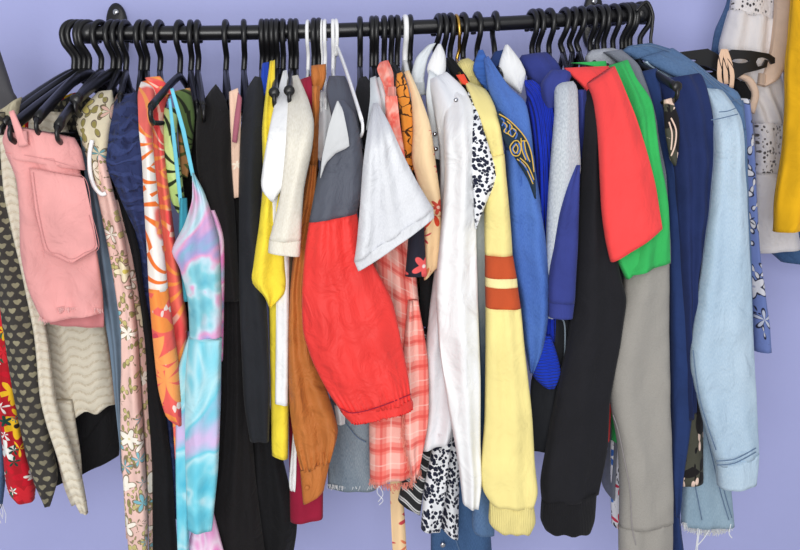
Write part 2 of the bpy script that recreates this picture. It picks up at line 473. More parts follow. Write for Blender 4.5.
# ---------------------------------------------------------------- hangers
HG = 'clothes hangers hooked on the rail'
def hanger(hx, fx, label, fy=None, mat=None, flip=1, stem=None, bar=True, Yt=-.19, knob=False, thin=False, rk=0.0, backlen=1.0, reach=.68):
    mat = mat or BPL
    c, nk, tip, d = frame(hx, fx, fy, Yt, stem)
    if fy is not None and (hx < 102 or knob or fy in (108, 104)): reach = 1
    tip = nk.lerp(tip, reach)
    root = empty('clothes_hanger', nk)
    tag(root, label, 'hanger', HG)
    n = Vector((d.y, -d.x, 0))
    W = (Vector((tip.x, tip.y, 0))-Vector((nk.x, nk.y, 0))).length; drop = nk.z-tip.z
    def P(s, z): return Vector((nk.x, nk.y, 0))+d*s+Vector((0, 0, z))
    path = []
    for i in range(-12, 13):
        s = i/12; k = 1 if s > 0 else backlen
        path.append(P(s*W*k, nk.z-.004-drop*abs(s)**1.15*1.0+.006*(1-abs(s))))
    v1, f1 = tube(path, (.0088 if hx < 120 else .0068) if not thin else .0038, 10, (n, .7))
    tz = path[-1].z; ends = [path[-1], path[0]]
    parts = [(v1, f1)]
    for q, sg in ((path[-1], 1), (path[0], -1)):
        # rolled end turning down to the lower bar
        e = [q, q+d*sg*.006+Vector((0, 0, -.006)), q+d*sg*.004+Vector((0, 0, -.016)), q-d*sg*.012+Vector((0, 0, -.022))]
        parts.append(tube(curvepts(e, 4), .0048 if not thin else .0032, 8, (n, .7)))
    v, f = merge(*parts)
    linkmesh('hanger_arms', v, f, mat, root)
    if bar:
        a = path[-1]-d*.012+Vector((0, 0, -.022)); b = path[0]+d*.012+Vector((0, 0, -.022))
        v, f = tube([a, a.lerp(b, .5), b], .0036, 8); linkmesh('trouser_bar', v, f, mat, root)
    if knob:
        v, f = sphere(path[-1]+d*.004, .0085, (1, .55, 1), 12); linkmesh('end_knob', v, f, mat, root)
    rr = .0215; rc = c.z+RR+(.0040 if thin else .0052)-rr
    hy = math.radians(26 if hx < 102 else 20 if hx < 170 else 10 if hx < 240 else 3 if hx < 340 else 0 if hx < 420 else -8 if hx < 500 else -20)
    hd = Vector((d.x*math.cos(hy)+d.y*math.sin(hy), -d.x*math.sin(hy)+d.y*math.cos(hy), 0))
    def H(a, z): return Vector((c.x, 0, 0))+hd*a*flip+Vector((0, 0, z))+n*rk*(rc-z)
    hp = [H(rr*math.cos(t), rc+rr*math.sin(t)) for t in [math.radians(205-k*15) for k in range(0, 15)]]
    hp += [H(rr*.86, rc-rr*.65), H(rr*.45, rc-rr*1.15), H(rr*.1, rc-rr*1.7)]
    hp += [Vector((nk.x, nk.y, nk.z+.006)), Vector((nk.x, nk.y, nk.z-.004))]
    v, f = tube(curvepts(hp, 3), .0049 if not thin else .0032, 10)
    linkmesh('hook', v, f, mat, root)
    return root
GG = []
def G(name, label, cat, hx, fx, ybot, bmat, hl=None, group=None, hk={}, **bk):
    c, nk, tip, d = frame(hx, fx, hk.get('fy'))
    r = empty(name, nk)
    tag(r, label, cat, group)
    if ybot: body(r, hx, fx, ybot, bmat, **bk)
    if hl: hanger(hx, fx, hl, **hk)
    return r
def S(r, name, L, R, mat, Y, T=.035, top=None, ysh=None, **k):
    return loft(name, L, R, mat, Y=Y, T=T, top=top, ysh=ysh, parent=r, **k)
# ---------------------------------------------------------------- cloths
M = {}
M['denim_pale'] = denim('pale_denim', (162, 188, 210), (190, 210, 226), 9)
M['denim_mid'] = denim('mid_blue_denim', (64, 94, 136), (96, 126, 164), 9)
M['denim_dark'] = denim('dark_blue_denim', (44, 72, 112), (72, 104, 146), 9)
M['denim_grey'] = denim('grey_washed_denim', (104, 120, 136), (150, 162, 172), 16)
M['denim_light'] = denim('faded_denim', (132, 158, 178), (160, 184, 200), 10)
M['pink'] = plain('pink_twill', (222, 156, 154), var=.05, creases=.9)
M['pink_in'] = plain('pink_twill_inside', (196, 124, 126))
M['knit'] = zigzag('cream_openwork_knit', (216, 208, 190), (196, 184, 162), per=.014, amp=.008, wid=.034, creases=.3)
M['tulip'] = scales('charcoal_print', (58, 55, 53), (150, 144, 118), (112, 106, 90))
M['blk'] = plain('black_cloth', (19, 19, 22), creases=.9)
M['blk2'] = plain('black_fleece', (27, 27, 32), creases=.5)
M['char'] = plain('charcoal_cloth', (34, 36, 41), creases=.6)
M['blkwarm'] = plain('soft_black_twill', (22, 20, 22), creases=.9)
M['sheerblk'] = plain('black_voile', (19, 17, 18), creases=.8)
M['slate'] = plain('slate_blue_cloth', (104, 122, 140), var=.08)
M['redfl'] = floral('red_flower_print', (178, 28, 40), [(32, 5, .52, .95, [(214, 40, 52), (240, 190, 40), (200, 24, 44), (236, 236, 232)], (40, 30, 34)), (44, 5, .36, .5, [(30, 120, 110), (236, 232, 226), (28, 70, 60)], (220, 40, 40))], leaf=[((24, 96, 72), 34, 1.6)])
M['pastel'] = floral('dusty_pink_flower_print', (222, 186, 176), [(30, 5, .40, .5, [(238, 232, 220), (232, 222, 190), (120, 178, 190), (238, 232, 220)], (206, 190, 96)), (16, 5, .30, .2, [(240, 236, 226), (96, 160, 176)], (180, 170, 90))], leaf=[((146, 142, 86), 40, 2.2), ((190, 180, 120), 48, 1.6)], line=(128, 112, 88))
M['pasteltop'] = floral('sheer_flower_print', (214, 204, 176), [(30, 5, .42, .7, [(236, 226, 208), (104, 158, 168), (214, 196, 110), (226, 186, 168)], (130, 120, 60))], leaf=[((150, 140, 80), 34, 1.6)], line=(110, 96, 76))
M['navylace'] = crochet('navy_openwork_lace', (30, 38, 74), (52, 64, 110), 100, creases=.7)
M['trop'] = tropical('coral_palm_print', (244, 238, 230), (244, 120, 50), (238, 110, 100), (244, 156, 84), 12, .56)
M['trop2'] = tropical('coral_palm_print_darker', (240, 112, 96), (250, 160, 80), (236, 84, 84), (244, 190, 170), 12, .55)
M['trop3'] = floral('coral_orange_flower_print', (232, 96, 88), [(13, 6, .62, .85, [(246, 146, 70), (250, 160, 90)], (250, 200, 110))], leaf=[((244, 220, 210), 26, 3.0), ((214, 70, 90), 20, 2.0)])
M['beigep'] = plain('cream_piping', (236, 208, 190))
M['leafy'] = tropical('green_leaf_print', (178, 214, 130), (36, 50, 30), (196, 226, 150), (40, 50, 32), 12, .5)
M['leafy2'] = tropical('tan_leaf_print', (206, 150, 96), (96, 110, 60), (88, 110, 64), (34, 40, 28), 14, .5)
M['tie'] = tiedye('turquoise_pink_tie_dye', [(.25, (92, 172, 194)), (.4, (134, 200, 212)), (.48, (190, 214, 226)), (.55, (222, 160, 200)), (.62, (164, 158, 206)), (.72, (110, 186, 204))], 8)
M['tiep'] = tiedye('pink_turquoise_tie_dye', [(.25, (90, 190, 214)), (.4, (226, 120, 196)), (.5, (240, 214, 234)), (.58, (236, 130, 200)), (.7, (110, 200, 220))], 9)
M['tieb'] = tiedye('turquoise_tie_dye', [(.28, (84, 186, 212)), (.42, (120, 206, 224)), (.5, (178, 224, 234)), (.56, (110, 200, 220)), (.66, (206, 184, 224))], 6)
M['teal'] = plain('teal_cloth', (60, 150, 170))
M['strap'] = plain('sky_blue_strap', (110, 196, 220))
M['beige'] = floral('beige_flower_lace', (222, 188, 166), [(50, 5, .36, .5, [(200, 130, 130), (236, 220, 200)], (120, 60, 60))])
M['mauve'] = plain('mauve_trim', (158, 92, 108))
M['royal'] = plain('royal_blue_cloth', (36, 72, 186))
M['yellow'] = plain('bright_yellow_cloth', (246, 222, 66), var=.04, creases=.8)
M['white'] = plain('white_cotton', (236, 237, 238), var=.02, creases=.8)
M['white2'] = plain('soft_white_cotton', (228, 230, 234), var=.02, creases=.7)
M['cream'] = heather('cream_marl_jersey', (218, 212, 196), (232, 228, 216), 500)
M['taupe'] = plain('taupe_cloth', (124, 106, 88))
M['maroon'] = plain('maroon_jersey', (150, 26, 56))
M['tan'] = plain('tan_brown_faux_suede', (184, 110, 52), var=.05, rough=.6, creases=1.3)
M['jslate'] = plain('slate_windbreaker_nylon', (84, 88, 100), var=.04, rough=.6, creases=.9)
M['jgrey'] = plain('pale_grey_nylon', (196, 198, 200), var=.03, rough=.6)
M['jred'] = plain('bright_red_nylon', (228, 58, 54), var=.03, rough=.55, creases=1.0)
M['cloud'] = denim('pale_grey_chambray', (204, 206, 212), (222, 224, 228), 14)
M['plaid'] = plaid('coral_plaid', (246, 184, 172), (236, 100, 88), (216, 72, 66), (250, 226, 214), .040, creases=.8)
M['coral'] = tiedye('coral_gauze', [(.3, (236, 96, 84)), (.5, (246, 140, 124)), (.7, (250, 190, 176))], 40)
M['orange'] = crackle('orange_black_line_print', (226, 146, 56), (70, 44, 24), 45, .05)
M['peach'] = floral('peach_red_flower_print', (244, 214, 170), [(34, 6, .36, .35, [(232, 130, 120), (214, 80, 64)], (250, 210, 190))])
M['peach2'] = floral('peach_orange_flower_print', (240, 206, 160), [(22, 6, .44, .85, [(222, 74, 48), (232, 130, 90), (206, 70, 80)], (250, 226, 196))])
M['blkfl'] = floral('black_pink_flower_print', (36, 36, 48), [(24, 5, .38, .8, [(236, 96, 96), (240, 200, 200), (222, 70, 80)], (240, 230, 226))])
M['sheer'] = plain('silvery_white_cotton', (212, 218, 222), creases=.8)
M['aqua'] = plain('pale_aqua_cloth', (196, 220, 224))
M['dal'] = dots('black_dotted_white_print', (236, 238, 242), (28, 32, 52), 165, .56)
M['wave'] = stripes('black_grey_wavy_stripe', (40, 40, 42), (200, 200, 200), (110, 110, 112), .017, .003)
M['ombre'] = ombre('ombre_grey_blue_cloth', (206, 212, 206), (48, 76, 104), -.02, -.32)
M['lemon'] = plain('pale_yellow_fleece', (240, 224, 148), var=.03, creases=.6)
M['lemonrib'] = ribbed('pale_yellow_rib_knit', (238, 222, 146), .0030, depth=.0003)
M['rust'] = plain('rust_red_stripe_knit', (184, 78, 42))
M['butter'] = plain('cream_stripe_knit', (242, 226, 164))
M['vblue'] = denim('blue_brushed_cotton', (62, 98, 174), (82, 120, 194), 12, rough=.8)
M['vcollar'] = ribbed('blue_quilted_collar', (60, 102, 180), .012, True, depth=.001)
M['vpatch'] = plain('dark_green_navy_patch', (34, 52, 70))
M['gold'] = plain('gold_embroidery_thread', (214, 178, 84), rough=.5)
M['rknit'] = ribbed('royal_blue_rib_knit', (26, 58, 206), .0055, depth=.0016)
M['rknith'] = ribbed('royal_blue_cuff_knit', (26, 66, 214), .005, True, depth=.0016)
M['indigo'] = plain('indigo_jersey', (52, 62, 132), creases=.6)
M['hgrey'] = heather('light_grey_marl', (172, 180, 188), (206, 212, 218), 600)
M['blkrib'] = ribbed('black_rib_knit', (24, 24, 28), .0030, depth=.0003)
M['red'] = plain('coral_red_jersey', (244, 74, 74), var=.03, creases=.5)
M['green'] = plain('grass_green_jersey', (54, 178, 92), var=.04, creases=.6)
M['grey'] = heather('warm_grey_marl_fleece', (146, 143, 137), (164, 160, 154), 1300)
M['grey_shaded'] = heather('shaded_grey_marl_fleece', (108, 112, 124), (126, 130, 142), 1300)  # same hoodie fleece as the warm grey, with shade put into the colour
M['hood'] = heather('light_marl_hood_fleece', (156, 160, 170), (180, 183, 192), 900)
M['navy'] = plain('navy_jersey', (36, 56, 104), creases=.5)
M['navy2'] = plain('deep_navy_jersey', (32, 46, 92), creases=.5)
M['palm'] = floral('olive_black_leaf_print', (72, 72, 62), [(17, 3, .6, .8, [(238, 208, 190), (28, 26, 28)], (28, 26, 28))], leaf=[((24, 22, 24), 24, 3.0), ((236, 208, 192), 30, 2.6)])
M['bluefl'] = floral('blue_white_flower_print', (104, 122, 178), [(26, 5, .42, .7, [(214, 214, 222), (190, 196, 214)], (120, 130, 170))], leaf=[((206, 206, 212), 30, 1.8)], line=(34, 34, 52))
M['aztec'] = floral('bright_geometric_print', (228, 228, 236), [(30, 4, .40, .9, [(214, 60, 90), (60, 110, 190), (40, 44, 90)], (240, 240, 240))], leaf=[((40, 44, 60), 60, 3)])
M['lacew'] = eyelet('white_eyelet_lace', (222, 218, 220), 190)
M['satin'] = plain('off_white_satin', (222, 218, 220), var=.03, rough=.55, creases=.7)
M['tanlace'] = plain('beige_lining', (212, 186, 166), var=.06)
M['mustard'] = plain('mustard_yellow_cloth', (232, 176, 24), var=.05, creases=.7)
M['ribbon'] = stripes('peach_black_ribbon', (236, 200, 172), (236, 200, 172), (60, 50, 50), .05, .02)
M['blurgrey'] = plain('grey_brown_cloth', (84, 84, 88))
M['tanknit'] = heather('tan_grey_knit', (150, 142, 122), (186, 178, 152), 200)
M['redtag'] = plain('orange_red_label_cloth', (220, 74, 50))
M['stitch'] = plain('pale_stitching', (226, 226, 220), creases=0)
M['stitchb'] = plain('dark_blue_stitching', (98, 120, 150), creases=0)
M['stitchp'] = plain('deep_pink_stitching', (204, 138, 138), creases=0)
M['thread'] = plain('white_thread', (236, 238, 240), creases=0)
M['pthread'] = plain('pink_thread', (240, 190, 188), creases=0)
M['cthread'] = plain('coral_thread', (244, 150, 132), creases=0)
M['kthread'] = plain('cream_yarn', (230, 224, 208), creases=0)
M['lining'] = plain('grey_beige_lining', (150, 144, 146))
H = lambda s: 'black plastic clothes hanger ' + s

# ================= left end
g = G('jacket', 'blurred dark grey garment edge at the far upper left by the wall', 'jacket', -40, -90, None, None)
S(g, 'sleeve', [(-40, 20), (-45, 150), (-50, 300), (-50, 330)], [(-6, 36), (12, 90), (18, 118), (10, 330)], M['blurgrey'], -.02, .05)
g = G('jeans', 'frayed blue denim jeans leg at the lower left edge', 'jeans', 58, -10, None, None)
S(g, 'leg', [(-40, 150), (-40, 300), (-34, 420), (-30, 505)], [(-6, 150), (-2, 300), (2, 420), (5, 470), (1, 508)], M['denim_mid'], -.13, .05)
fringe(g, [(-12, 508), (2, 506)], -.15, 16, .03, M['thread'])
g = G('floral_dress', 'bright red and yellow flower print dress at the left edge', 'dress', 74, -8, 300, M['redfl'], H('outermost at the left rail end, holding the red flower dress'), hk=dict(fy=125))
S(g, 'skirt', [(-34, 150), (-20, 250), (-10, 360), (2, 440), (8, 488), (14, 498)], [(-4, 150), (4, 250), (13, 360), (20, 430), (34, 480), (34, 500)], M['redfl'], -.14, .05, w=.006)
g = G('printed_cardigan', 'charcoal cardigan with rows of olive tulip shaped marks', 'cardigan', 79, 4, 430, M['tulip'], H('second from the left end, over the charcoal cardigan'), hk=dict(fy=122), yf=-.10)
S(g, 'sleeve', [(-16, 112), (-12, 200), (0, 300), (12, 380), (24, 440), (34, 480), (44, 505)], [(4, 112), (20, 230), (32, 300), (42, 380), (50, 440), (57, 478), (50, 506)], M['tulip'], -.185, .045)
S(g, 'collar', [(-10, 118), (-12, 150)], [(22, 97), (10, 150)], M['tanknit'], -.17, .02, hem=False)
g = G('knit_sweater', 'cream openwork knit sweater with zigzag stitches behind pink shorts', 'sweater', 84, 38, None, None, H('third from the left end, holding the cream knit sweater'), hk=dict(fy=116, Yt=-.265))
S(g, 'body', [(30, 112), (28, 200), (34, 300), (44, 400), (50, 418)], [(62, 112), (82, 180), (96, 260), (106, 330), (116, 404)], M['knit'], -.12, .05, rows=70, ripple=.004)
S(g, 'sleeve', [(0, 135), (6, 200), (22, 270), (34, 330), (42, 400), (56, 450), (70, 490), (80, 512)], [(14, 135), (22, 200), (34, 270), (46, 330), (56, 400), (72, 450), (82, 480), (88, 513)], M['knit'], -.195, .035)
S(g, 'inner_sleeve', [(48, 400), (56, 450), (64, 485), (72, 505)], [(72, 400), (80, 450), (82, 480), (79, 500)], M['knit'], -.15, .02)
g = G('black_blouse', 'black top hanging below the hem of the cream knit sweater', 'top', 101, 58, None, None, H('just right of the left rail end, holding the black top'), hk=dict(fy=124, Yt=-.27))
S(g, 'body', [(46, 130), (44, 250), (46, 400), (50, 484)], [(80, 130), (100, 250), (112, 330), (120, 395)], M['blk'], -.07, .05, rows=60)
S(g, 'hem_flap', [(48, 380), (52, 440), (50, 487)], [(118, 370), (120, 430), (119, 455)], M['blk'], -.075, .03, ysh=100)
# clip hanger and pink shorts
g = G('shorts', 'pink denim shorts with a frayed hem and a back pocket', 'shorts', 89, 12, None, None, H('with its tip at the belt loop of the pink shorts'), hk=dict(fy=124, Yt=-.265))
S(g, 'leg', [(6, 152), (17, 178), (20, 210), (21, 250), (28, 285), (37, 308), (44, 321)], [(78, 160), (84, 195), (92, 230), (98, 262), (102, 290), (103, 308), (103, 312)], M['pink'], -.235, .045, rows=50, w=.007, fold=.6)
S(g, 'waistband', [(8, 125), (3, 140), (8, 157)], [(74, 138), (81, 150), (85, 170)], M['pink'], -.238, .05, w=.003, hem=False, rowwise=True)
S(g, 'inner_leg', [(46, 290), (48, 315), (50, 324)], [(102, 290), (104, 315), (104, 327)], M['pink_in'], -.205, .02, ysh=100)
S(g, 'back_pocket', [(30, 168), (36, 215), (45, 251), (70, 262.5)], [(84, 178), (92, 215), (98, 248), (73, 263)], M['pink'], -.2625, .005, w=.001, ysh=100, hem=False, rowwise=True)
for P in ([(29, 168), (34, 210), (39, 230), (44.5, 251.5), (58, 258), (71.5, 263.5), (85, 257), (98.5, 248.5), (96, 230), (92, 215), (85, 178.5), (60, 173), (29, 168)], [(33, 172), (38, 210), (47, 248), (59, 254), (72, 259), (84, 253), (95, 245), (89, 215)], [(24, 155), (50, 160), (84, 170)]):
    line(g, 'stitching', P, -.2665, M['stitchp'], .00045)
S(g, 'belt_loop', [(9, 112), (19, 147)], [(14, 110), (29, 145)], M['pink'], -.27, .007, w=.0005, ysh=60, smooth=False)
fringe(g, [(40, 318), (44, 322), (58, 310), (80, 309), (103, 311)], -.25, 170, .007, M['pthread'], r=.0004)
for x, t in ((54, 1), (78, 0)):
    c0 = at(x, 120, -.2)
# slate trousers
g = G('trousers', 'slate blue trousers hanging just right of the pink shorts', 'trousers', 113, 78, None, None, H('left of the bracket with a pale round tip'), hk=dict(fy=97, Yt=-.2, knob=True))
S(g, 'leg', [(80, 132), (86, 180), (93, 230), (100, 290), (110, 350), (115, 400), (119, 440), (121, 470)], [(98, 132), (104, 180), (112, 230), (119, 290), (124, 340), (126, 400), (127, 440), (127, 472)], M['slate'], -.185, .04, fold=2.2, w=.006)
# pastel floral dress
g = G('floral_dress', 'long dusty pink dress printed with white and green flowers', 'dress', 119, 98, 540, M['pastel'], H('in front of the bracket, holding the dusty pink dress'), hk=dict(fy=118))
S(g, 'bodice', [(98, 92), (84, 108), (77, 124), (82, 140), (90, 165), (97, 190)], [(112, 90), (114, 110), (110, 128), (108, 145), (106, 170), (112, 195)], M['pasteltop'], -.20, .04, top=-.10, roundtop=True, w=.005)
S(g, 'skirt', [(88, 155), (98, 195), (107, 240), (116, 290), (122, 340), (121, 430), (125, 500), (130, 560)], [(104, 155), (114, 195), (124, 235), (132, 290), (138, 340), (143, 430), (147, 500), (148, 560)], M['pastel'], -.205, .04, w=.007, ysh=80)
S(g, 'fold', [(112, 200), (127, 260), (136, 320), (142, 400), (147, 480), (149, 560)], [(118, 200), (133, 260), (144, 330), (149, 400), (153, 480), (154, 560)], M['pastel'], -.18, .04, ysh=80)
# navy lace
g = G('lace_dress', 'dark navy openwork lace dress between pink floral and coral garments', 'dress', 126, 118, 500, M['navylace'], H('holding the navy lace dress'), hk=dict(fy=105))
S(g, 'bodice', [(120, 96), (110, 112), (103, 164), (112, 178), (124, 205), (136, 232), (147, 262)], [(137, 92), (142, 112), (147, 140), (148, 180), (149, 210), (150, 240), (150, 266)], M['navylace'], -.185, .05, top=-.09, roundtop=True)
S(g, 'skirt', [(118, 180), (130, 240), (141, 280), (150, 330), (160, 400), (166, 460), (172, 510)], [(146, 180), (150, 240), (154, 280), (158, 320), (170, 400), (178, 460), (180, 518)], M['navylace'], -.15, .05, ysh=100)
g = G('trousers', 'black trousers leg between pink floral dress and navy lace', 'trousers', 141, 136, 560, M['blk'], H('first of the close pair, holding black trousers'), yf=-.12)
S(g, 'leg', [(116, 190), (128, 240), (137, 290), (146, 380), (152, 460), (153, 560)], [(124, 190), (139, 250), (144, 290), (160, 380), (171, 460), (178, 560)], M['blk'], -.175, .04, ysh=80)
# coral kimono
g = G('kimono_blouse', 'coral and white palm print blouse with orange fronds', 'blouse', 147, 150, 380, M['trop2'], H('second of the close pair, holding the coral blouse'))
S(g, 'sleeve', [(141, 82), (138, 95), (139, 130), (142, 160), (144, 200), (147, 250), (149, 290)], [(149, 80), (155, 95), (152, 130), (155, 170), (160, 215), (164, 250), (168, 290)], M['trop'], -.235, .035, top=-.12, roundtop=True, w=.006, hem=False)
S(g, 'sleeve_end', [(149, 288), (152, 325), (158, 385), (166, 415), (176, 425)], [(168, 288), (173, 325), (178, 360), (181, 395), (182, 425)], M['trop3'], -.235, .034, ysh=60, w=.006)
S(g, 'front_panel', [(148, 78), (152, 110), (153, 170), (158, 230), (162, 300), (168, 380), (174, 430), (176, 458)], [(172, 90), (164, 110), (164, 150), (170, 200), (178, 260), (187, 320), (186, 380), (182, 440)], M['trop2'], -.20, .045, top=-.10, w=.006)
S(g, 'collar', [(145, 78), (158, 96)], [(160, 76), (174, 94)], M['trop2'], -.13, .03, hem=False, roundtop=True)
# green leaf
g = G('leaf_print_blouse', 'green and tan leaf print top behind the sky blue straps', 'top', 160, 166, None, None, H('next right of the coral blouse'))
S(g, 'front_panel', [(162, 108), (163, 140), (165, 175), (171, 200), (178, 213)], [(178, 108), (177, 140), (181, 170), (184, 195), (182, 214)], M['leafy'], -.19, .03, top=-.14)
S(g, 'back_panel', [(174, 92), (178, 130), (181, 175)], [(190, 88), (195, 120), (188, 178)], M['leafy2'], -.14, .03)
S(g, 'inner_panel', [(178, 110), (181, 200), (182, 330)], [(200, 110), (206, 200), (202, 330)], M['sheerblk'], -.10, .03)
# tie dye dress
g = G('strap_dress', 'turquoise and pink tie dye strap dress with thin blue straps', 'dress', 180, 152, None, None, H('with visible front tip, holding the tie dye dress'), hk=dict(fy=104, Yt=-.265, stem=44))
S(g, 'bodice', [(192, 173), (192, 200), (184, 225), (172, 250), (180, 268), (188, 300), (190, 345)], [(194, 173), (204, 192), (212, 215), (219, 240), (221, 280), (222, 310), (221, 345)], M['tie'], -.235, .045, w=.006, ysh=100)
S(g, 'skirt_panel', [(189, 335), (178, 370), (176, 420), (176, 480), (178, 560)], [(200, 335), (196, 370), (192, 420), (190, 480), (189, 560)], M['tieb'], -.225, .04, ysh=100)
S(g, 'skirt', [(189, 338), (186, 370), (185, 420), (186, 480), (188, 528)], [(222, 338), (221, 370), (220, 420), (218, 470), (212, 530)], M['tieb'], -.25, .04, w=.006, ysh=100)
S(g, 'side_fold', [(206, 210), (214, 250), (214, 310), (212, 360)], [(215, 210), (224, 240), (224, 310), (223, 360)], M['tiep'], -.215, .03, ysh=100)
S(g, 'lining', [(180, 198), (179, 240), (184, 300)], [(187, 198), (190, 240), (196, 300)], M['teal'], -.21, .02, ysh=100)
S(g, 'lower_hem', [(196, 515), (184, 560)], [(214, 515), (226, 560)], M['tiep'], -.20, .03, ysh=100)
S(g, 'strap', [(170, 89), (181, 130), (191, 176)], [(173.5, 88), (185.5, 130), (195, 176)], M['strap'], -.225, .003, w=0, hem=False, ysh=60, smooth=False)
S(g, 'strap', [(168, 99), (172, 140), (179, 205)], [(171, 98), (176, 140), (183, 205)], M['strap'], -.212, .003, w=0, hem=False, ysh=60)
# sheer black blouse
g = G('blouse', 'sheer black blouse with a round collar right of the tie dye dress', 'blouse', 191, 200, 300, M['sheerblk'], H('left of the wide gap, holding the sheer black blouse'), group=None)
S(g, 'sleeve', [(198, 108), (196, 130), (197, 165), (204, 200), (214, 240), (222, 300)], [(216, 84), (226, 100), (231, 130), (232, 170), (236, 230), (240, 300)], M['sheerblk'], -.20, .04, top=-.1, roundtop=True)
hanger(198, 204, H('with its front tip over the sheer black blouse'), fy=104)
g = G('trousers', 'wide black trousers reaching the bottom left of the yellow sleeve', 'trousers', 226, 232, 540, M['blkwarm'], H('standing alone left of the mauve trim'), yf=-.1)
S(g, 'leg', [(218, 110), (222, 200), (222, 300), (221, 400), (217, 460), (206, 520), (200, 560)], [(240, 110), (244, 200), (246, 300), (250, 400), (256, 480), (266, 560)], M['blkwarm'], -.165, .05, w=.008, ysh=90)
g = G('camisole', 'beige flower lace camisole with mauve trim between black garments', 'camisole', 236, 236, None, None, None)
S(g, 'panel', [(229, 92), (230, 120), (231, 160), (234, 198)], [(238, 88), (241, 110), (240, 150), (239, 197)], M['beige'], -.20, .012, w=.002)
S(g, 'trim', [(238, 92), (234, 120), (232, 142)], [(242, 98), (240, 120), (237, 143)], M['mauve'], -.215, .006, w=.001, hem=False)
g = G('shirt', 'long charcoal shirt widening into black folds right of mauve trim', 'shirt', 244, 250, 540, M['blk'], H('thin and upright above the charcoal shirt'), yf=-.12)
S(g, 'sleeve', [(255, 76), (247, 90), (241, 130), (239, 200), (239, 280), (241, 340), (244, 400), (250, 440)], [(262, 78), (264, 100), (264, 150), (261, 200), (263, 260), (268, 330), (270, 390), (269, 440)], M['char'], -.20, .045, top=-.08, roundtop=True, w=.006)
S(g, 'body_front', [(246, 300), (246, 400), (238, 480), (228, 560)], [(266, 300), (269, 400), (282, 456), (297, 520), (292, 560)], M['blk'], -.13, .05, w=.009, ysh=100)
# royal strip, yellow
g = G('blue_blouse', 'narrow royal blue top edge left of the yellow blouse', 'top', 262, 262, 150, M['royal'], H('above the narrow royal blue edge'))
S(g, 'sleeve', [(262, 64), (260, 90), (258, 160)], [(269, 62), (269, 90), (266, 160)], M['royal'], -.14, .02, top=-.05)
g = G('blouse', 'bright yellow blouse with a pointed bell sleeve', 'blouse', 267, 267, 450, M['yellow'], H('thin one directly above the yellow blouse'), yf=-.12)
S(g, 'sleeve', [(270, 61), (266, 90), (262, 130), (263, 180), (259, 225), (252, 272), (253, 284), (264, 296), (269, 307)], [(275, 60), (275, 90), (276, 130), (282, 190), (284, 230), (285, 265), (286, 282), (284, 294), (270.5, 308)], M['yellow'], -.217, .03, top=-.07, w=.007)
S(g, 'body_front', [(269, 280), (270, 350), (271, 420), (272, 454)], [(284, 280), (288, 350), (289, 410), (288, 457)], M['yellow'], -.185, .04, ysh=100)
hanger(272, 273, H('thin one touching the yellow blouse on its right'))
g = G('t_shirt', 'bright white t-shirt with a drooping short sleeve', 't-shirt', 277, 275, 400, M['white'], H('broad one above the bright white t-shirt'), yf=-.10, hk=dict(knob=True, fy=90))
S(g, 'sleeve', [(283, 71), (276, 98), (270, 125), (264, 158), (261, 182), (263, 192), (271, 201)], [(287, 70), (291, 95), (292, 130), (292, 170), (290, 182), (282, 190), (273, 202)], M['white'], -.252, .03, top=-.08, roundtop=True)
S(g, 'side_fold', [(270, 180), (270, 205), (273, 225)], [(290, 180), (284, 205), (280, 226)], M['white2'], -.22, .03, ysh=100)
S(g, 'body_front', [(274, 200), (276, 300), (275, 402)], [(290, 200), (289, 300), (288, 404)], M['white'], -.21, .03, ysh=100)
hanger(283, 283, H('thin one between the white and cream t-shirts'))
g = G('t_shirt', 'cream marl t-shirt with a stitched short sleeve hem', 't-shirt', 291, 290, 300, M['taupe'], H('broad one above the cream marl t-shirt'), yf=-.12, hk=dict(knob=True, fy=88))
S(g, 'sleeve', [(292, 76), (287, 100), (286, 140), (281, 190), (273, 225), (269, 240)], [(298, 75), (308, 98), (314, 122), (312, 150), (304, 190), (301, 240)], M['cream'], -.264, .04, top=-.09, roundtop=True)
S(g, 'sleeve_hem', [(269, 240), (268, 252)], [(301, 240), (300, 256)], M['cream'], -.264, .0415, ysh=60, w=.002)
S(g, 'body_front', [(281, 240), (282, 300)], [(293, 240), (293, 302)], M['taupe'], -.18, .03, ysh=100)
hanger(296, 298, H('thin one just right of the cream t-shirt'))
g = G('t_shirt', 'maroon jersey top showing below the tan brown cuff', 'top', 301, 300, None, None, None)
S(g, 'body_front', [(300, 80), (300, 150), (290, 300), (289, 430), (290, 520)], [(311, 76), (313, 100), (318, 300), (323, 440), (323, 516)], M['maroon'], -.145, .04, top=-.1, ysh=110)
hanger(308, 304, 'thin white hanger above the maroon top, leftmost of the middle white ones', mat=WPL, thin=True)
g = G('shirt', 'tan brown faux suede shirt with a gathered buttoned cuff', 'shirt', 314, 312, 400, M['tan'], H('behind the tan brown collar'), yf=-.10)
S(g, 'collar', [(311, 66), (311, 78), (312, 92)], [(326, 64), (326, 78), (322, 90)], M['tan'], -.11, .03, roundtop=True, w=.004)
S(g, 'front_panel', [(312, 86), (312, 120), (309, 160), (304, 200)], [(320, 86), (319, 120), (318, 150), (316, 200)], M['tan'], -.17, .03, ysh=110)
S(g, 'sleeve', [(308, 165), (302, 200), (294, 250), (290, 290), (288, 340), (289, 400), (294, 440), (301, 471)], [(317, 165), (316, 200), (310, 250), (306, 290), (314, 350), (330, 400), (338, 430), (331, 457)], M['tan'], -.205, .04, ysh=100, w=.007, gather=(1, 6, .005))
S(g, 'cuff', [(300, 470), (303, 503)], [(331, 456), (324, 489)], M['tan'], -.205, .034, ysh=100, w=.002)
v, f = sphere(at(307, 488, -.224), .004, (1, .4, 1)); linkmesh('button', v, f, M['tan'], g)
hanger(319, 316, H('just right of the tan brown collar'))
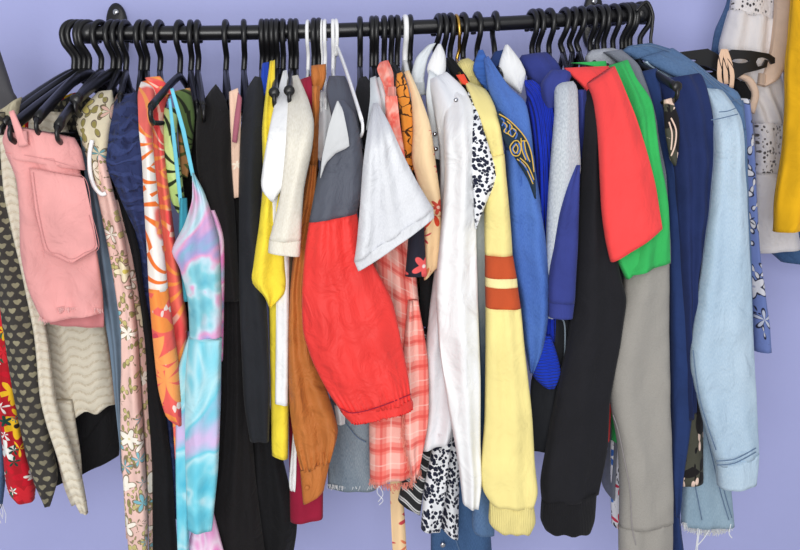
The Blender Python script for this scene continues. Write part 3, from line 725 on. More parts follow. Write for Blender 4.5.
g = G('white_blouse', 'narrow white top between the tan shirt and windbreaker', 'top', 321, 321, 470, M['white2'], 'thin white hanger right of the tan collar, above the narrow white top', yf=-.1, hk=dict(mat=WPL, thin=True))
S(g, 'front_panel', [(319, 92), (316, 130), (318, 160)], [(331, 90), (334, 130), (332, 165)], M['white2'], -.16, .03, top=-.09, fold=2)
S(g, 'hem_corner', [(293, 430), (289, 480), (290, 490)], [(297, 430), (296, 480), (295, 492)], M['white'], -.165, .008, ysh=100)
S(g, 'tail', [(334, 405), (337, 424)], [(345, 405), (345, 424)], M['white'], -.15, .01, ysh=100)
hanger(325, 326, 'thin white hanger touching the right side of the one above the narrow white top', mat=WPL, thin=True)
# windbreaker
g = G('windbreaker', 'grey, slate and red colour block windbreaker with an elastic cuff', 'jacket', 333, 338, 380, M['jslate'], 'white hanger inside the colour block windbreaker collar', yf=-.12, hk=dict(mat=WPL, thin=True))
S(g, 'shoulder', [(329, 76), (326, 90), (330, 110), (334, 130)], [(345, 76), (353, 95), (358, 120), (364, 150)], M['jslate'], -.20, .04, top=-.10, roundtop=True)
S(g, 'upper_sleeve', [(336, 100), (329, 125), (321, 160), (314, 195), (309, 222)], [(343, 100), (355, 115), (362, 150), (364, 180), (357, 213)], M['jslate'], -.265, .05, top=-.20, ysh=150, w=.003)
S(g, 'lower_sleeve', [(309, 222), (305, 250), (302, 290), (303, 330), (312, 360), (327, 390), (342, 412)], [(357, 213), (361, 235), (374, 265), (392, 300), (401, 340), (408, 375), (411, 399)], M['jred'], -.265, .055, ysh=60, w=.0035, gather=(1, 17, .004), cols=120)
S(g, 'elastic_cuff', [(340, 410), (343, 414), (350, 421)], [(411, 398), (413, 402), (413, 407)], M['jred'], -.265, .06, ysh=60, w=.002, gather=(1, 26, .006), rows=12, cols=160)
S(g, 'grey_insert', [(337, 101), (333, 112), (329, 125), (326, 138), (323.5, 150), (322.5, 154), (321.5, 162), (320, 178)], [(338.5, 101), (343, 110), (346, 124), (348.5, 137), (349.5, 147), (336, 153), (326, 163), (320.8, 178)], M['jgrey'], -.296, .006, ysh=60, w=.0006, hem=False, rowwise=True)
line(g, 'cuff_seam', [(340, 408), (352, 413), (372, 409), (392, 402), (411, 394)], [-.280, -.2965, -.300, -.2965, -.280], M['maroon'], .0008)
# white pointed hanger in front
hanger(336, 362, 'white hanger with a long slanting arm beside the windbreaker', mat=WPL, thin=True, fy=118, Yt=-.27, stem=16, bar=False, reach=1, backlen=.3)
# black tees behind, then pale grey sleeve
g = G('t_shirt', 'black t-shirt shoulder right of the slanting white hanger', 't-shirt', 360, 362, 300, M['blk'], H('standing apart, right of the white hangers'), yf=-.12)
S(g, 'shoulder', [(359, 78), (355, 95), (356, 130), (360, 200)], [(366, 76), (376, 92), (384, 115), (386, 200)], M['blk'], -.19, .035, top=-.08, roundtop=True)
g = G('t_shirt', 'pale grey chambray t-shirt with a wide flared short sleeve', 't-shirt', 372, 376, 400, M['cloud'], H('thin one above the pale grey flared sleeve'))
S(g, 'sleeve', [(373, 103), (368, 128), (363, 165), (360, 205), (357, 240), (354, 262)], [(378, 103), (390, 125), (402, 152), (415, 178), (428, 200), (433, 208)], M['cloud'], -.32, .045, top=-.2, roundtop=True, w=.006, fold=.7)
S(g, 'sleeve_hem', [(354, 261), (358, 271)], [(433, 207), (434, 217)], M['cloud'], -.32, .047, ysh=60, w=.002, fold=.7, rows=8)
S(g, 'shoulder', [(370, 78), (370, 100), (366, 130)], [(376, 76), (381, 100), (384, 130)], M['sheer'], -.24, .02, top=-.1)
g = G('white_blouse', 'white top strip left of the coral knotted strap', 'top', 376, 381, 200, M['white2'], H('thin one over the white top strip'))
S(g, 'shoulder', [(376, 78), (379, 100), (384, 140)], [(382, 76), (388, 100), (391, 145)], M['white'], -.20, .02, top=-.1)
# plaid shirt
g = G('plaid_shirt', 'coral plaid shirt with a frayed hem and twisted shoulder', 'shirt', 384, 390, 440, M['plaid'], H('above the coral plaid shirt'))
S(g, 'collar', [(380, 62), (377, 70), (383, 84), (387, 100)], [(388, 60), (393, 72), (394, 86), (397, 100)], M['coral'], -.19, .03, top=-.12, w=.008, roundtop=True)
S(g, 'shoulder', [(385, 96), (386, 125), (389, 150), (392, 190)], [(397, 96), (400, 125), (404, 150), (408, 190)], M['coral'], -.21, .03, w=.008, ysh=100)
S(g, 'body_front', [(362, 130), (372, 200), (374, 300), (369, 400), (370, 482)], [(398, 180), (412, 240), (420, 320), (424, 400), (420, 470)], M['plaid'], -.175, .045, w=.006, ysh=100)
S(g, 'sleeve', [(408, 300), (402, 370), (402, 430), (412, 480)], [(418, 300), (428, 360), (428, 420), (418, 470)], M['plaid'], -.205, .03, w=.009, ysh=100)
fringe(g, [(370, 481), (390, 486), (410, 484), (420, 472)], -.19, 150, .012, M['cthread'], r=.0005)
fringe(g, [(404, 405), (402, 430), (406, 455), (413, 482)], -.225, 80, .012, M['cthread'], r=.0005, lab='frayed sleeve edge')
for P in ([(381, 482), (377, 492), (383, 500), (379, 505)], [(378, 484), (383, 494), (378, 502)]): line(g, 'loose_thread', P, -.195, M['thread'], .0005)
g = G('orange_blouse', 'orange top with thin black line print', 'top', 391, 402, 260, M['orange'], H('leaning beside the orange printed top'), hk=dict(fy=130))
S(g, 'shoulder', [(396, 74), (396, 90), (401, 120), (404, 170)], [(402, 72), (408, 88), (413, 120), (415, 170)], M['orange'], -.19, .025, top=-.1)
g = G('black_vest', 'black sleeveless top strip between orange and peach prints', 'top', 397, 411, 330, M['blk'], H('leaning over the black sleeveless top strip'), hk=dict(fy=150))
S(g, 'shoulder', [(391, 64), (401, 90), (412, 130), (413, 200)], [(394, 62), (408, 90), (417, 130), (418, 200)], M['char'], -.17, .02, top=-.06)
S(g, 'body_front', [(421, 230), (420, 290), (420, 325)], [(436, 230), (434, 290), (430, 326)], M['blk'], -.16, .02, ysh=100)
g = G('floral_blouse', 'peach blouse printed with red flowers left of the white shirt', 'blouse', 405, 421, 260, M['peach'], 'single white hanger above the peach floral blouse', hk=dict(mat=WPL, fy=150))
S(g, 'sleeve', [(404, 72), (411, 95), (413, 130), (412, 160), (420, 190), (431, 215)], [(409, 70), (420, 95), (430, 125), (436, 165), (440, 195), (441, 215)], M['peach'], -.215, .03, top=-.1)
S(g, 'hem_flounce', [(424, 205), (424, 235), (424, 280)], [(441, 205), (441, 235), (441, 262)], M['peach2'], -.205, .02, ysh=100)
g = G('floral_tunic', 'black short sleeve with small pink flowers under grey sleeve', 'top', 410, 420, None, None, H('behind the white one above the peach blouse'), hk=dict(fy=160))
S(g, 'sleeve', [(409, 228), (407, 255), (405, 276)], [(424, 222), (425, 250), (427, 276)], M['blkfl'], -.235, .02, ysh=100)
# striped top, ribbon, dalmatian
g = G('striped_tunic', 'black and grey wavy striped hem beside the frayed plaid', 'top', 430, 428, 400, M['wave'], None)
S(g, 'body_front', [(416, 330), (412, 440), (404, 475), (398, 500)], [(436, 330), (433, 445), (425, 480), (420, 514)], M['wave'], -.14, .03, ysh=100)
g = G('scarf', 'thin peach floral scarf hanging down behind the plaid shirt', 'scarf', 415, 398, 440, M['peach2'], None)
S(g, 'panel', [(392, 430), (390, 480), (391, 520), (393, 560)], [(401, 430), (402, 480), (405, 520), (407, 560)], M['peach2'], -.10, .015, ysh=100)
g = G('spotted_blouse', 'white blouse with small black spots behind the white shirt', 'blouse', 443, 464, 250, M['dal'], H('second of three bunched above the white shirt'), hk=dict(fy=105))
S(g, 'shoulder', [(468, 92), (470, 130), (472, 174), (474, 205), (475, 228)], [(473, 94), (482, 125), (498, 176), (484, 208), (476, 229)], M['dal'], -.262, .02, top=-.17, rowwise=True)
S(g, 'body_front', [(446, 400), (432, 450), (424, 490), (421, 528)], [(458, 400), (450, 450), (446, 490), (440, 532)], M['dal'], -.155, .03, ysh=100, w=.006)
S(g, 'back_panel', [(438, 400), (440, 450), (441, 500), (441, 528)], [(456, 400), (460, 450), (459, 490), (458, 538)], M['dal'], -.125, .03, ysh=100, w=.006)
# white shirt
g = G('white_shirt', 'white button shirt with pointed collar and long hanging sleeve', 'shirt', 437, 452, 420, M['white2'], H('first of three bunched, behind the pointed white collar'), hk=dict(fy=100, rk=.1), yf=-.12)
S(g, 'collar', [(438, 44), (432, 55), (427, 68), (430, 78), (441, 86)], [(441, 44), (445, 54), (446, 64), (445, 76), (443, 87)], M['white'], -.115, .02, top=-.08, roundtop=True, w=.002)
S(g, 'back_collar', [(428, 45), (416, 58), (411, 78), (413, 95)], [(436, 43), (428, 58), (424, 78), (426, 95)], M['sheer'], -.10, .02, top=-.06, w=.002)
S(g, 'button_placket', [(429, 70), (426, 95), (429, 125), (430, 158)], [(444, 82), (443, 100), (441, 130), (442, 160)], M['sheer'], -.155, .02, top=-.10, w=.002)
S(g, 'front_panel', [(428, 80), (434, 110), (440, 150), (440, 200), (436, 260), (430, 310), (425, 360), (426, 400), (421, 449)], [(446, 72), (466, 92), (474, 125), (474, 180), (464, 260), (458, 330), (456, 400), (450, 436)], M['white2'], -.185, .05, top=-.10, w=.008, ysh=130)
S(g, 'sleeve', [(447, 90), (444, 130), (445, 180), (440, 240), (436, 290), (440, 350), (449, 410), (458, 460), (463, 503)], [(460, 84), (472, 106), (476, 150), (476, 240), (478, 320), (480, 380), (480, 440), (481, 480), (478, 507)], M['white'], -.245, .045, top=-.13, w=.007, roundtop=True)
for x, y, yy in ((440.5, 81, -.128), (456, 100, -.27), (435, 134, -.168), (436, 149, -.168)):
    v, f = sphere(at(x, y, yy), .0034, (1, .5, 1), 10); linkmesh('button', v, f, CHR, g)
g = G('black_dress', 'black top with an orange red neck label right of white collar', 'top', 450, 468, None, None, H('third of three bunched, over the black labelled top'), hk=dict(fy=110))
S(g, 'shoulder', [(446, 58), (450, 70), (462, 90), (470, 105)], [(452, 58), (466, 76), (474, 90), (478, 108)], M['blk'], -.13, .03, top=-.06)
S(g, 'neck_label', [(456, 75), (462, 84)], [(464, 74), (470, 86)], M['redtag'], -.15, .006, hem=False, w=.001)
hanger(457, 462, 'thin brass coloured wire hanger right of the bunched black hooks', mat=GLD, thin=True, fy=90, rk=-.1)
g = G('long_shirt', 'grey to dark blue ombre shirt left of the yellow sweatshirt', 'shirt', 455, 482, None, None, None)
S(g, 'sleeve', [(474, 180), (475, 260), (479, 340), (480, 420), (478, 470)], [(487, 180), (487, 260), (488, 340), (487, 420), (486, 480)], M['ombre'], -.19, .03, ysh=100)
S(g, 'cuff', [(478, 440), (474, 480), (472, 524), (474, 532)], [(484, 440), (488, 480), (494, 510), (494, 534)], M['denim_mid'], -.175, .03, ysh=100)
g = G('jeans', 'blue denim jeans with a button fly under the spotted blouse', 'jeans', 470, 462, 450, M['denim_dark'], None)
S(g, 'leg', [(434, 440), (433, 500), (431, 530), (431, 560)], [(474, 440), (486, 500), (490, 530), (492, 560)], M['denim_dark'], -.07, .05, ysh=100)
line(g, 'stitching', [(446, 520), (452, 530), (460, 552)], -.105, M['stitchb'], .0008)
v, f = sphere(at(443, 545, -.105), .005, (1, .5, 1)); linkmesh('button', v, f, CHR, g)
# yellow sweatshirt
g = G('sweatshirt', 'pale yellow sweatshirt with rust red stripes round the sleeve', 'sweatshirt', 463, 482, 460, M['lemon'], H('bowed one above the pale yellow sweatshirt'), hk=dict(fy=100, reach=.4), yf=-.14)
S(g, 'collar', [(460, 60), (456, 66), (459, 78), (466, 88)], [(468, 58), (476, 64), (482, 78), (487, 94)], M['lemonrib'], -.12, .04, top=-.05, roundtop=True)
S(g, 'shoulder', [(464, 80), (472, 100), (480, 130), (486, 165)], [(486, 90), (494, 106), (500, 130), (504, 160)], M['lemon'], -.235, .045, top=-.12, roundtop=True, hem=False, ysh=130)
S(g, 'sleeve', [(486, 158), (485, 190), (485, 225), (485.5, 255)], [(504, 154), (507, 190), (510, 225), (512, 255)], M['lemon'], -.25, .045, ysh=60, hem=False, w=.004)
S(g, 'upper_stripe', [(485.5, 255), (485.5, 277)], [(512, 255), (516, 277)], M['rust'], -.25, .0455, ysh=60, hem=False, w=.002, rows=8)
S(g, 'cream_stripe', [(485.5, 277), (485.5, 286)], [(516, 277), (517, 286)], M['butter'], -.25, .046, ysh=60, hem=False, w=.002, rows=6)
S(g, 'lower_stripe', [(485.5, 286), (486, 307)], [(517, 286), (520, 307)], M['rust'], -.25, .0465, ysh=60, hem=False, w=.002, rows=8)
S(g, 'lower_sleeve', [(486, 307), (486, 350), (485, 420), (481, 470), (483, 490), (491, 503)], [(520, 307), (524, 350), (531, 410), (534, 460), (537, 490), (533, 505)], M['lemon'], -.25, .05, ysh=60, w=.004)
S(g, 'cuff', [(490, 501), (489, 522), (494, 529)], [(533, 503), (535, 520), (530, 530)], M['lemonrib'], -.25, .042, ysh=60, w=.002, ripple=.0015)
# blue varsity
g = G('varsity_jacket', 'mid blue jacket with gold embroidered lettering down the shoulder', 'jacket', 477, 497, 350, M['vblue'], H('bowed one above the mid blue jacket collar'), hk=dict(fy=90), yf=-.12)
S(g, 'collar', [(479, 50), (473, 68), (478, 80), (490, 94)], [(483, 50), (490, 66), (496, 82), (494, 98)], M['vcollar'], -.14, .02, top=-.09, w=.002)
S(g, 'shoulder', [(484, 58), (488, 85), (495, 110), (504, 140), (508, 170), (509, 210)], [(488, 56), (508, 86), (524, 102), (530, 130), (534, 165), (541, 210)], M['vblue'], -.205, .05, top=-.11, w=.004, ysh=140)
S(g, 'sleeve', [(505, 150), (508, 190), (510, 230), (513, 265), (520, 300), (524, 340), (530, 373)], [(533, 155), (538, 200), (545, 240), (548, 280), (547, 320), (542, 350), (533, 373)], M['vblue'], -.215, .045, ysh=100, w=.006)
S(g, 'embroidered_patch', [(497, 112), (503, 138), (516, 160), (528, 180), (534, 198)], [(500, 111), (521, 132), (531, 152), (535, 175), (536, 199)], M['vpatch'], -.238, .008, ysh=60, w=.001, hem=False)
for P in ([(503, 122), (507, 126), (504, 131), (508, 134)], [(507, 121), (512, 127), (508, 133), (513, 137)], [(512, 128), (516, 131), (513, 137)],
          [(514, 141), (510, 147), (513, 155), (519, 155), (521, 147), (518, 141), (514, 141)], [(516, 144), (513, 149), (516, 153), (518, 148), (516, 144)],
          [(521, 138), (522, 150), (526, 160)], [(524, 140), (526, 152), (530, 162)], [(521, 141), (526, 141)], [(517, 159), (525, 166), (533, 184)], [(520, 158), (528, 166), (534, 180)],
          [(499, 114), (510, 121), (524, 136), (531, 152), (534, 172)]):
    line(g, 'embroidery', P, -.2445, M['gold'], .0010)
for P in ([(505, 124), (506, 129), (505, 133)], [(510, 124), (510, 130), (511, 136)], [(516, 143), (512, 149), (515, 154)], [(518, 143), (520, 149), (517, 154)], [(523, 141), (524, 151), (528, 161)], [(519, 160), (526, 168), (533, 182)], [(501, 118), (504, 121), (502, 126)], [(513, 129), (517, 134), (515, 139)]):
    line(g, 'embroidery', P, -.2443, M['vblue'], .0013, label='blue embroidered letter fill')
g = G('white_shirt', 'white shirt collar standing behind the mid blue jacket', 'shirt', 495, 503, 100, M['white2'], H('hooked forwards over the rail above the white collar'), hk=dict(fy=80, flip=-1, stem=38))
S(g, 'collar', [(505, 45), (500, 60), (497, 76), (508, 84), (519, 93)], [(508, 45), (520, 60), (526, 72), (524, 82), (521, 94)], M['white'], -.12, .02, top=-.08, w=.002, smooth=False)
S(g, 'inner_collar', [(494, 52), (487, 68), (492, 84)], [(503, 50), (505, 66), (503, 82)], M['navy'], -.07, .02)
# royal knit
g = G('knit_sweater', 'vivid royal blue rib knit sweater beside the mid blue jacket', 'sweater', 532, 540, 340, M['rknit'], H('first of three close ones above the royal blue knit'), hk=dict(fy=95, reach=.3), yf=-.1)
S(g, 'shoulder', [(524, 80), (528, 100), (534, 140), (538, 200), (540, 280), (540, 350)], [(532, 80), (548, 92), (555, 112), (558, 160), (556, 250), (554, 340)], M['rknit'], -.175, .04, top=-.10, roundtop=True, w=.003)
S(g, 'cuff', [(534, 335), (530, 358), (533, 376), (543, 386)], [(550, 335), (556, 352), (560, 371), (554, 388)], M['rknith'], -.20, .035, ysh=100)
g = G('hooded_sweatshirt', 'indigo hooded sweatshirt with its hood folded over the hanger', 'hoodie', 538, 552, 250, M['indigo'], H('second of three close ones above the indigo hood'), hk=dict(fy=90, reach=.3))
S(g, 'hood', [(522, 55), (519, 62), (525, 72), (534, 84)], [(546, 52), (556, 62), (562, 76), (560, 92)], M['indigo'], -.09, .05, top=-.03, w=.006, roundtop=True)
S(g, 'hood_roll', [(551, 70), (541, 84), (545, 110), (552, 122)], [(566, 70), (571, 74), (568, 84), (558, 122)], M['indigo'], -.15, .035, ysh=60, w=.004, roundtop=True)
S(g, 'side_panel', [(576, 90), (577, 150), (575, 220)], [(586, 90), (588, 150), (586, 240)], M['indigo'], -.17, .02, ysh=100)
hanger(549, 556, H('third of three close ones above the indigo hood'), fy=88, reach=.3)
# raglan
g = G('raglan_sweatshirt', 'light grey marl and indigo sweatshirt left of the black sleeve', 'sweatshirt', 563, 574, 430, M['hgrey'], H('first of three slanting hooks above the red collar'), hk=dict(rk=.12))
S(g, 'grey_shoulder', [(558, 83), (555, 90), (555, 115), (552, 150), (549, 190), (547, 240), (548, 318)], [(573, 81), (577, 90), (578, 130), (580, 170), (572, 200), (562, 240), (554, 318)], M['hgrey'], -.225, .035, top=-.16, roundtop=True, w=.003)
S(g, 'sleeve', [(576, 165), (566, 186), (558, 215), (553, 250), (549, 280), (549, 302)], [(580, 165), (579, 190), (578, 220), (577, 250), (575, 280), (574, 302)], M['indigo'], -.237, .035, ysh=60, w=.003)
S(g, 'cuff', [(549, 301), (549, 317)], [(574, 301), (572, 318)], M['indigo'], -.237, .033, ysh=60, w=.002)
g = G('bomber_jacket', 'dark jacket hem with zip just below the indigo cuff', 'jacket', 572, 566, 440, M['blk'], H('second of three slanting hooks above the red collar'), hk=dict(rk=.12))
S(g, 'body_front', [(545, 300), (540, 350), (531, 385), (531, 450)], [(568, 300), (568, 350), (566, 400), (560, 450)], M['char'], -.17, .03, ysh=100, w=.006)
line(g, 'zip', [(557, 318), (564, 322), (565, 345), (563, 380)], -.19, M['denim_grey'], .0014)
# black sweatshirt
g = G('sweatshirt', 'large black sweatshirt with a ribbed cuff near the bottom', 'sweatshirt', 579, 590, 470, M['blk2'], H('third of three slanting hooks above the red collar'), hk=dict(rk=.12), yf=-.12)
S(g, 'sleeve', [(586, 88), (585, 130), (581, 190), (576, 260), (570, 330), (560, 380), (548, 440), (541, 480), (542, 501)], [(594, 86), (602, 120), (606, 200), (618, 270), (625, 300), (618, 345), (609, 400), (606, 450), (598, 492)], M['blk2'], -.215, .055, top=-.15, ysh=140, w=.005, fold=.7, hem=False)
S(g, 'cuff', [(542, 500), (541, 520), (545, 530)], [(596, 490), (594, 518), (590, 530)], M['blkrib'], -.22, .05, ysh=60, w=.002, ripple=.0015)
# red & green tees
g = G('t_shirt', 'coral red t-shirt whose short sleeve overlaps the green one', 't-shirt', 590, 604, 430, M['red'], H('left one of the pair before the right bracket'))
S(g, 'sleeve', [(588, 84), (594, 100), (598, 130), (600, 170), (602, 210), (606, 240), (611, 262)], [(614, 66), (624, 88), (636, 118), (646, 150), (655, 185), (659, 210), (662, 228)], M['red'], -.26, .04, top=-.17, w=.005, fold=.6)
S(g, 'shoulder', [(564, 68), (572, 76), (584, 88), (598, 112)], [(612, 66), (616, 74), (622, 90), (632, 116)], M['red'], -.20, .03, top=-.12, roundtop=True, w=.003, hem=False)
S(g, 'body_front', [(600, 300), (600, 400), (600, 440)], [(612, 300), (611, 400), (609, 441)], M['red'], -.13, .02, ysh=100)
g = G('t_shirt', 'grass green t-shirt peeking out right of the red one', 't-shirt', 597, 622, 430, M['green'], H('right one of the pair before the right bracket'), hk=dict(fy=95))
S(g, 'neck_rib', [(570, 63), (590, 66)], [(606, 61), (607, 69)], M['green'], -.11, .012, hem=False, w=.001)
S(g, 'sleeve', [(608, 66), (618, 90), (628, 130), (634, 190), (632, 240), (624, 276)], [(626, 60), (634, 78), (650, 102), (657, 150), (666, 200), (669, 230), (670, 262)], M['green'], -.228, .035, top=-.12, w=.006)
S(g, 'lower_fold', [(612, 240), (618, 262), (626, 279)], [(646, 240), (644, 262), (641, 266)], M['green'], -.228, .02, ysh=60)
S(g, 'body_front', [(608, 340), (611, 400), (612, 440)], [(622, 340), (624, 400), (624, 446)], M['green'], -.12, .02, ysh=100)
g = G('patterned_tunic', 'small colourful geometric print hem left of the grey sleeve', 'top', 604, 612, 300, M['aztec'], H('in front of the right wall bracket'), hk=dict(fy=95))
S(g, 'body_front', [(611, 440), (611, 500), (612, 524)], [(626, 440), (626, 500), (624, 532)], M['aztec'], -.11, .02, ysh=100)
# grey hoodie
g = G('hooded_sweatshirt', 'grey marl hooded sweatshirt with a long seamed sleeve', 'hoodie', 613, 636, 500, M['grey_shaded'], H('right of the bracket above the grey hood'), hk=dict(fy=95), yf=-.10)
S(g, 'hood', [(592, 50), (586, 57), (588, 66)], [(612, 48), (624, 54), (628, 66)], M['hood'], -.07, .05, top=-.04, w=.005, roundtop=True, hem=False)
S(g, 'shoulder', [(604, 52), (622, 66), (636, 90), (646, 130), (652, 200), (652, 262)], [(620, 50), (638, 66), (648, 92), (656, 120), (668, 180), (671, 262)], M['grey_shaded'], -.17, .05, top=-.08, w=.004, ysh=130)
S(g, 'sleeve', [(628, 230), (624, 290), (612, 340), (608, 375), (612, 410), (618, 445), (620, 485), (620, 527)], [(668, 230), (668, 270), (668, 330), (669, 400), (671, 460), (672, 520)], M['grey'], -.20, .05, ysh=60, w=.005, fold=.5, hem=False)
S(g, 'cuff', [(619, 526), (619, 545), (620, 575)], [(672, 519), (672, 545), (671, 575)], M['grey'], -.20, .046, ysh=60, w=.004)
line(g, 'seam', [(613, 415), (618, 430), (624, 458), (630, 490), (632, 526), (636, 545)], [-.222, -.224, -.226, -.228, -.228, -.228], M['lining'], .0007)
# navy
g = G('long_sleeved_shirt', 'navy long garment with a square shoulder next to the denim jacket', 'top', 622, 664, 500, M['navy'], H('leftmost of the open ones at the right rail end'), hk=dict(fy=100, reach=.4), yf=-.12)
S(g, 'front_panel', [(640, 72), (650, 100), (662, 150), (668, 200), (670, 300), (672, 400), (673, 470), (676, 517)], [(656, 68), (661, 100), (668, 150), (680, 200), (690, 300), (692, 400), (684, 470), (679, 518)], M['navy'], -.185, .04, top=-.12, w=.006)
S(g, 'lower_tail', [(670, 480), (672, 520), (674, 575)], [(678, 480), (680, 520), (686, 575)], M['navy'], -.14, .03, ysh=100)
g = G('navy_shirt', 'deep navy shirt shoulder overlapping the pale denim sleeve', 'shirt', 630, 674, None, None, H('with a round tip poking out between the navy shoulders'), hk=dict(fy=84, knob=True, Yt=-.235, stem=48))
S(g, 'shoulder', [(656, 80), (664, 100), (672, 150), (678, 220), (682, 300), (686, 380), (688, 420)], [(699, 73), (705, 88), (712, 120), (714, 160), (707, 230), (696, 310), (692, 400)], M['navy2'], -.20, .04, top=-.14, w=.006, fold=1.4)
g = G('leaf_print_blouse', 'olive and black top with cream leaves below the navy shirt', 'top', 626, 682, None, None, H('behind the navy shirts at the right rail end'), hk=dict(fy=100, reach=.4))
S(g, 'strap', [(664, 100), (665, 130), (670, 158), (674, 165)], [(671, 98), (679, 120), (679, 145), (676, 166)], M['palm'], -.225, .012, ysh=60, w=.002)
for P in ([(671, 118), (676, 130), (675, 145), (671, 156)], [(669, 122), (672, 134), (671, 150)]): line(g, 'piping', P, -.233, M['beigep'], .0013)
S(g, 'body_front', [(680, 380), (677, 420), (678, 484)], [(694, 372), (701, 420), (702, 480)], M['palm'], -.17, .04, ysh=100)
# denim jacket and jeans
g = G('denim_jacket', 'pale blue denim jacket with a folded cuff at the right', 'jacket', 640, 690, 400, M['denim_mid'], H('rightmost on the rail, inside the pale denim jacket'), hk=dict(fy=78, Yt=-.12, reach=1))
S(g, 'collar', [(628, 46), (622, 52), (634, 60)], [(650, 43), (672, 50), (680, 60)], M['denim_mid'], -.06, .03, top=-.03, roundtop=True, hem=False, w=.003)
S(g, 'yoke', [(640, 58), (660, 70), (688, 84), (706, 100), (718, 130)], [(672, 48), (696, 64), (718, 82), (738, 94), (745, 130)], M['denim_mid'], -.15, .03, top=-.05, w=.003, ysh=110, hem=False)
S(g, 'lining', [(644, 62), (664, 78)], [(668, 56), (692, 78)], M['denim_pale'], -.10, .03, top=-.07, hem=False)
S(g, 'back_panel', [(722, 110), (732, 160), (738, 240), (742, 320)], [(742, 100), (746, 150), (749, 240), (752, 330)], M['denim_mid'], -.13, .03, ysh=100)
S(g, 'sleeve', [(704, 88), (713, 112), (716, 150), (712, 200), (705, 250), (698, 300), (692, 345), (692, 370), (702, 415), (717, 465)], [(722, 90), (738, 116), (742, 150), (745, 200), (748, 260), (751, 320), (754, 380), (756, 430), (756, 451)], M['denim_pale'], -.225, .05, top=-.16, w=.005, fold=.7, roundtop=True)
S(g, 'cuff', [(717, 464), (719, 487)], [(756.5, 450), (754, 481)], M['denim_pale'], -.226, .053, ysh=60, w=.003, smooth=False)
for P, yy in (([(717, 465), (735, 463), (756, 452)], -.2545), ([(716, 461), (735, 459), (756, 448)], -.254), ([(711, 120), (722, 118), (738, 114)], -.245), ([(693, 350), (700, 400), (716, 450)], [-.243, -.245, -.25]), ([(698, 66), (720, 84), (738, 98)], -.155), ([(692, 66), (714, 86), (732, 102)], -.16), ([(726, 102), (741, 99)], -.168), ([(705, 74), (724, 90), (742, 106)], -.168), ([(634, 47), (652, 46), (674, 53)], -.078), ([(719, 112), (728, 111), (736, 108)], -.243), ([(748, 300), (752, 380), (754, 440)], -.24)):
    line(g, 'seam', P, yy, M['stitchb'], .0009)
line(g, 'cuff_tab', [(735, 482), (745, 480), (746, 484)], -.21, M['denim_grey'], .002)
g = G('jeans', 'faded blue jeans with a frayed hem below the denim jacket', 'jeans', 634, 698, 400, M['denim_light'], None)
S(g, 'leg', [(684, 380), (682, 430), (682, 480), (682, 524)], [(712, 380), (722, 430), (729, 480), (733, 524)], M['denim_light'], -.13, .05, ysh=100, w=.004)
for P in ([(698, 400), (708, 440), (720, 490), (729, 520)], [(701, 398), (712, 440), (724, 490), (732, 518)], [(694, 480), (702, 520)]): line(g, 'seam', P, -.159, M['stitchb'], .0008)
fringe(g, [(683, 524), (700, 530), (720, 530), (733, 524)], -.14, 260, .013, M['thread'], r=.0005)
for P in ([(698, 528), (697, 540), (695, 556)], [(700, 528), (698, 541), (697, 556)], [(710, 528), (704, 538), (697, 546)], [(731, 524), (729, 533), (732, 538)]): line(g, 'loose_thread', P, -.15, M['thread'], .0009)
g = G('shorts', 'grey washed denim shorts hem below the red elastic cuff', 'shorts', 350, 352, 400, M['denim_grey'], None)
S(g, 'leg', [(330, 380), (330, 430), (328, 460), (328, 487)], [(372, 380), (374, 430), (376, 460), (377, 487)], M['denim_grey'], -.09, .05, ysh=100)
fringe(g, [(328, 486), (350, 489), (377, 486)], -.11, 130, .008, M['thread'], r=.0005)
line(g, 'seam', [(344, 420), (356, 436), (366, 442)], -.12, M['stitchb'], .0008)
# blue floral top and far right hangers
g = G('floral_tunic', 'blue top with black outlined white flowers right of denim jacket', 'top', 644, 745, None, None, None)
S(g, 'body_front', [(738, 98), (742, 160), (746, 240), (752, 300), (755, 351)], [(749, 100), (754, 160), (757, 240), (766, 310), (770, 351)], M['bluefl'], -.09, .03, ysh=100)
# ---------------------------------------------------------------- flat hangers and the clothes at the far right
def plate(name, polys, Y, th, mat, root):
    cu = bpy.data.curves.new(name, 'CURVE'); cu.dimensions = '2D'; cu.fill_mode = 'BOTH'; cu.extrude = th/2; cu.bevel_depth = .0006
    for P in polys:
        s = cu.splines.new('POLY'); s.points.add(len(P)-1); s.use_cyclic_u = True
        for pt, (x, y) in zip(s.points, P):
            q = at(x, y, Y); pt.co = (q.x, q.z, 0, 1)
    tmp = bpy.data.objects.new('tmp', cu); COL.objects.link(tmp)
    bpy.context.view_layer.update()
    me = bpy.data.meshes.new_from_object(tmp.evaluated_get(bpy.context.evaluated_depsgraph_get()))
    bpy.data.objects.remove(tmp)
    me.transform(Matrix(((1, 0, 0, 0), (0, 0, 1, Y), (0, 1, 0, 0), (0, 0, 0, 1))))
    me.materials.clear(); me.materials.append(mat)
    o = bpy.data.objects.new(name, me); COL.objects.link(o); o.parent = root
    o.matrix_parent_inverse = Matrix.Translation(-root.location)
    return o
def ell(cx, cy, rx, ry, n=14, a0=0): return [(cx+rx*math.cos(2*PI*i/n), cy+ry*math.sin(2*PI*i/n)) for i in range(n)]
r = empty('flat_hanger', at(722, 57, -.03))
tag(r, 'flat black hanger with a notched end carrying the peach ribbon loops', 'hanger')
plate('hanger_arms', [[(668, 54), (707, 49), (721, 57), (731, 50), (750, 51), (768, 54), (774, 58), (774, 63), (771, 64), (768, 59), (763, 57), (757, 58), (755, 62), (757, 67), (762, 66), (765, 60), (767, 61), (766, 67), (757, 70), (744, 73), (735, 79), (726, 74), (706, 66), (690, 63), (672, 57)],
      ell(740, 61, 9, 2.6), ell(692, 60.5, 5, 1.4)], -.03, .005, BPL, r)
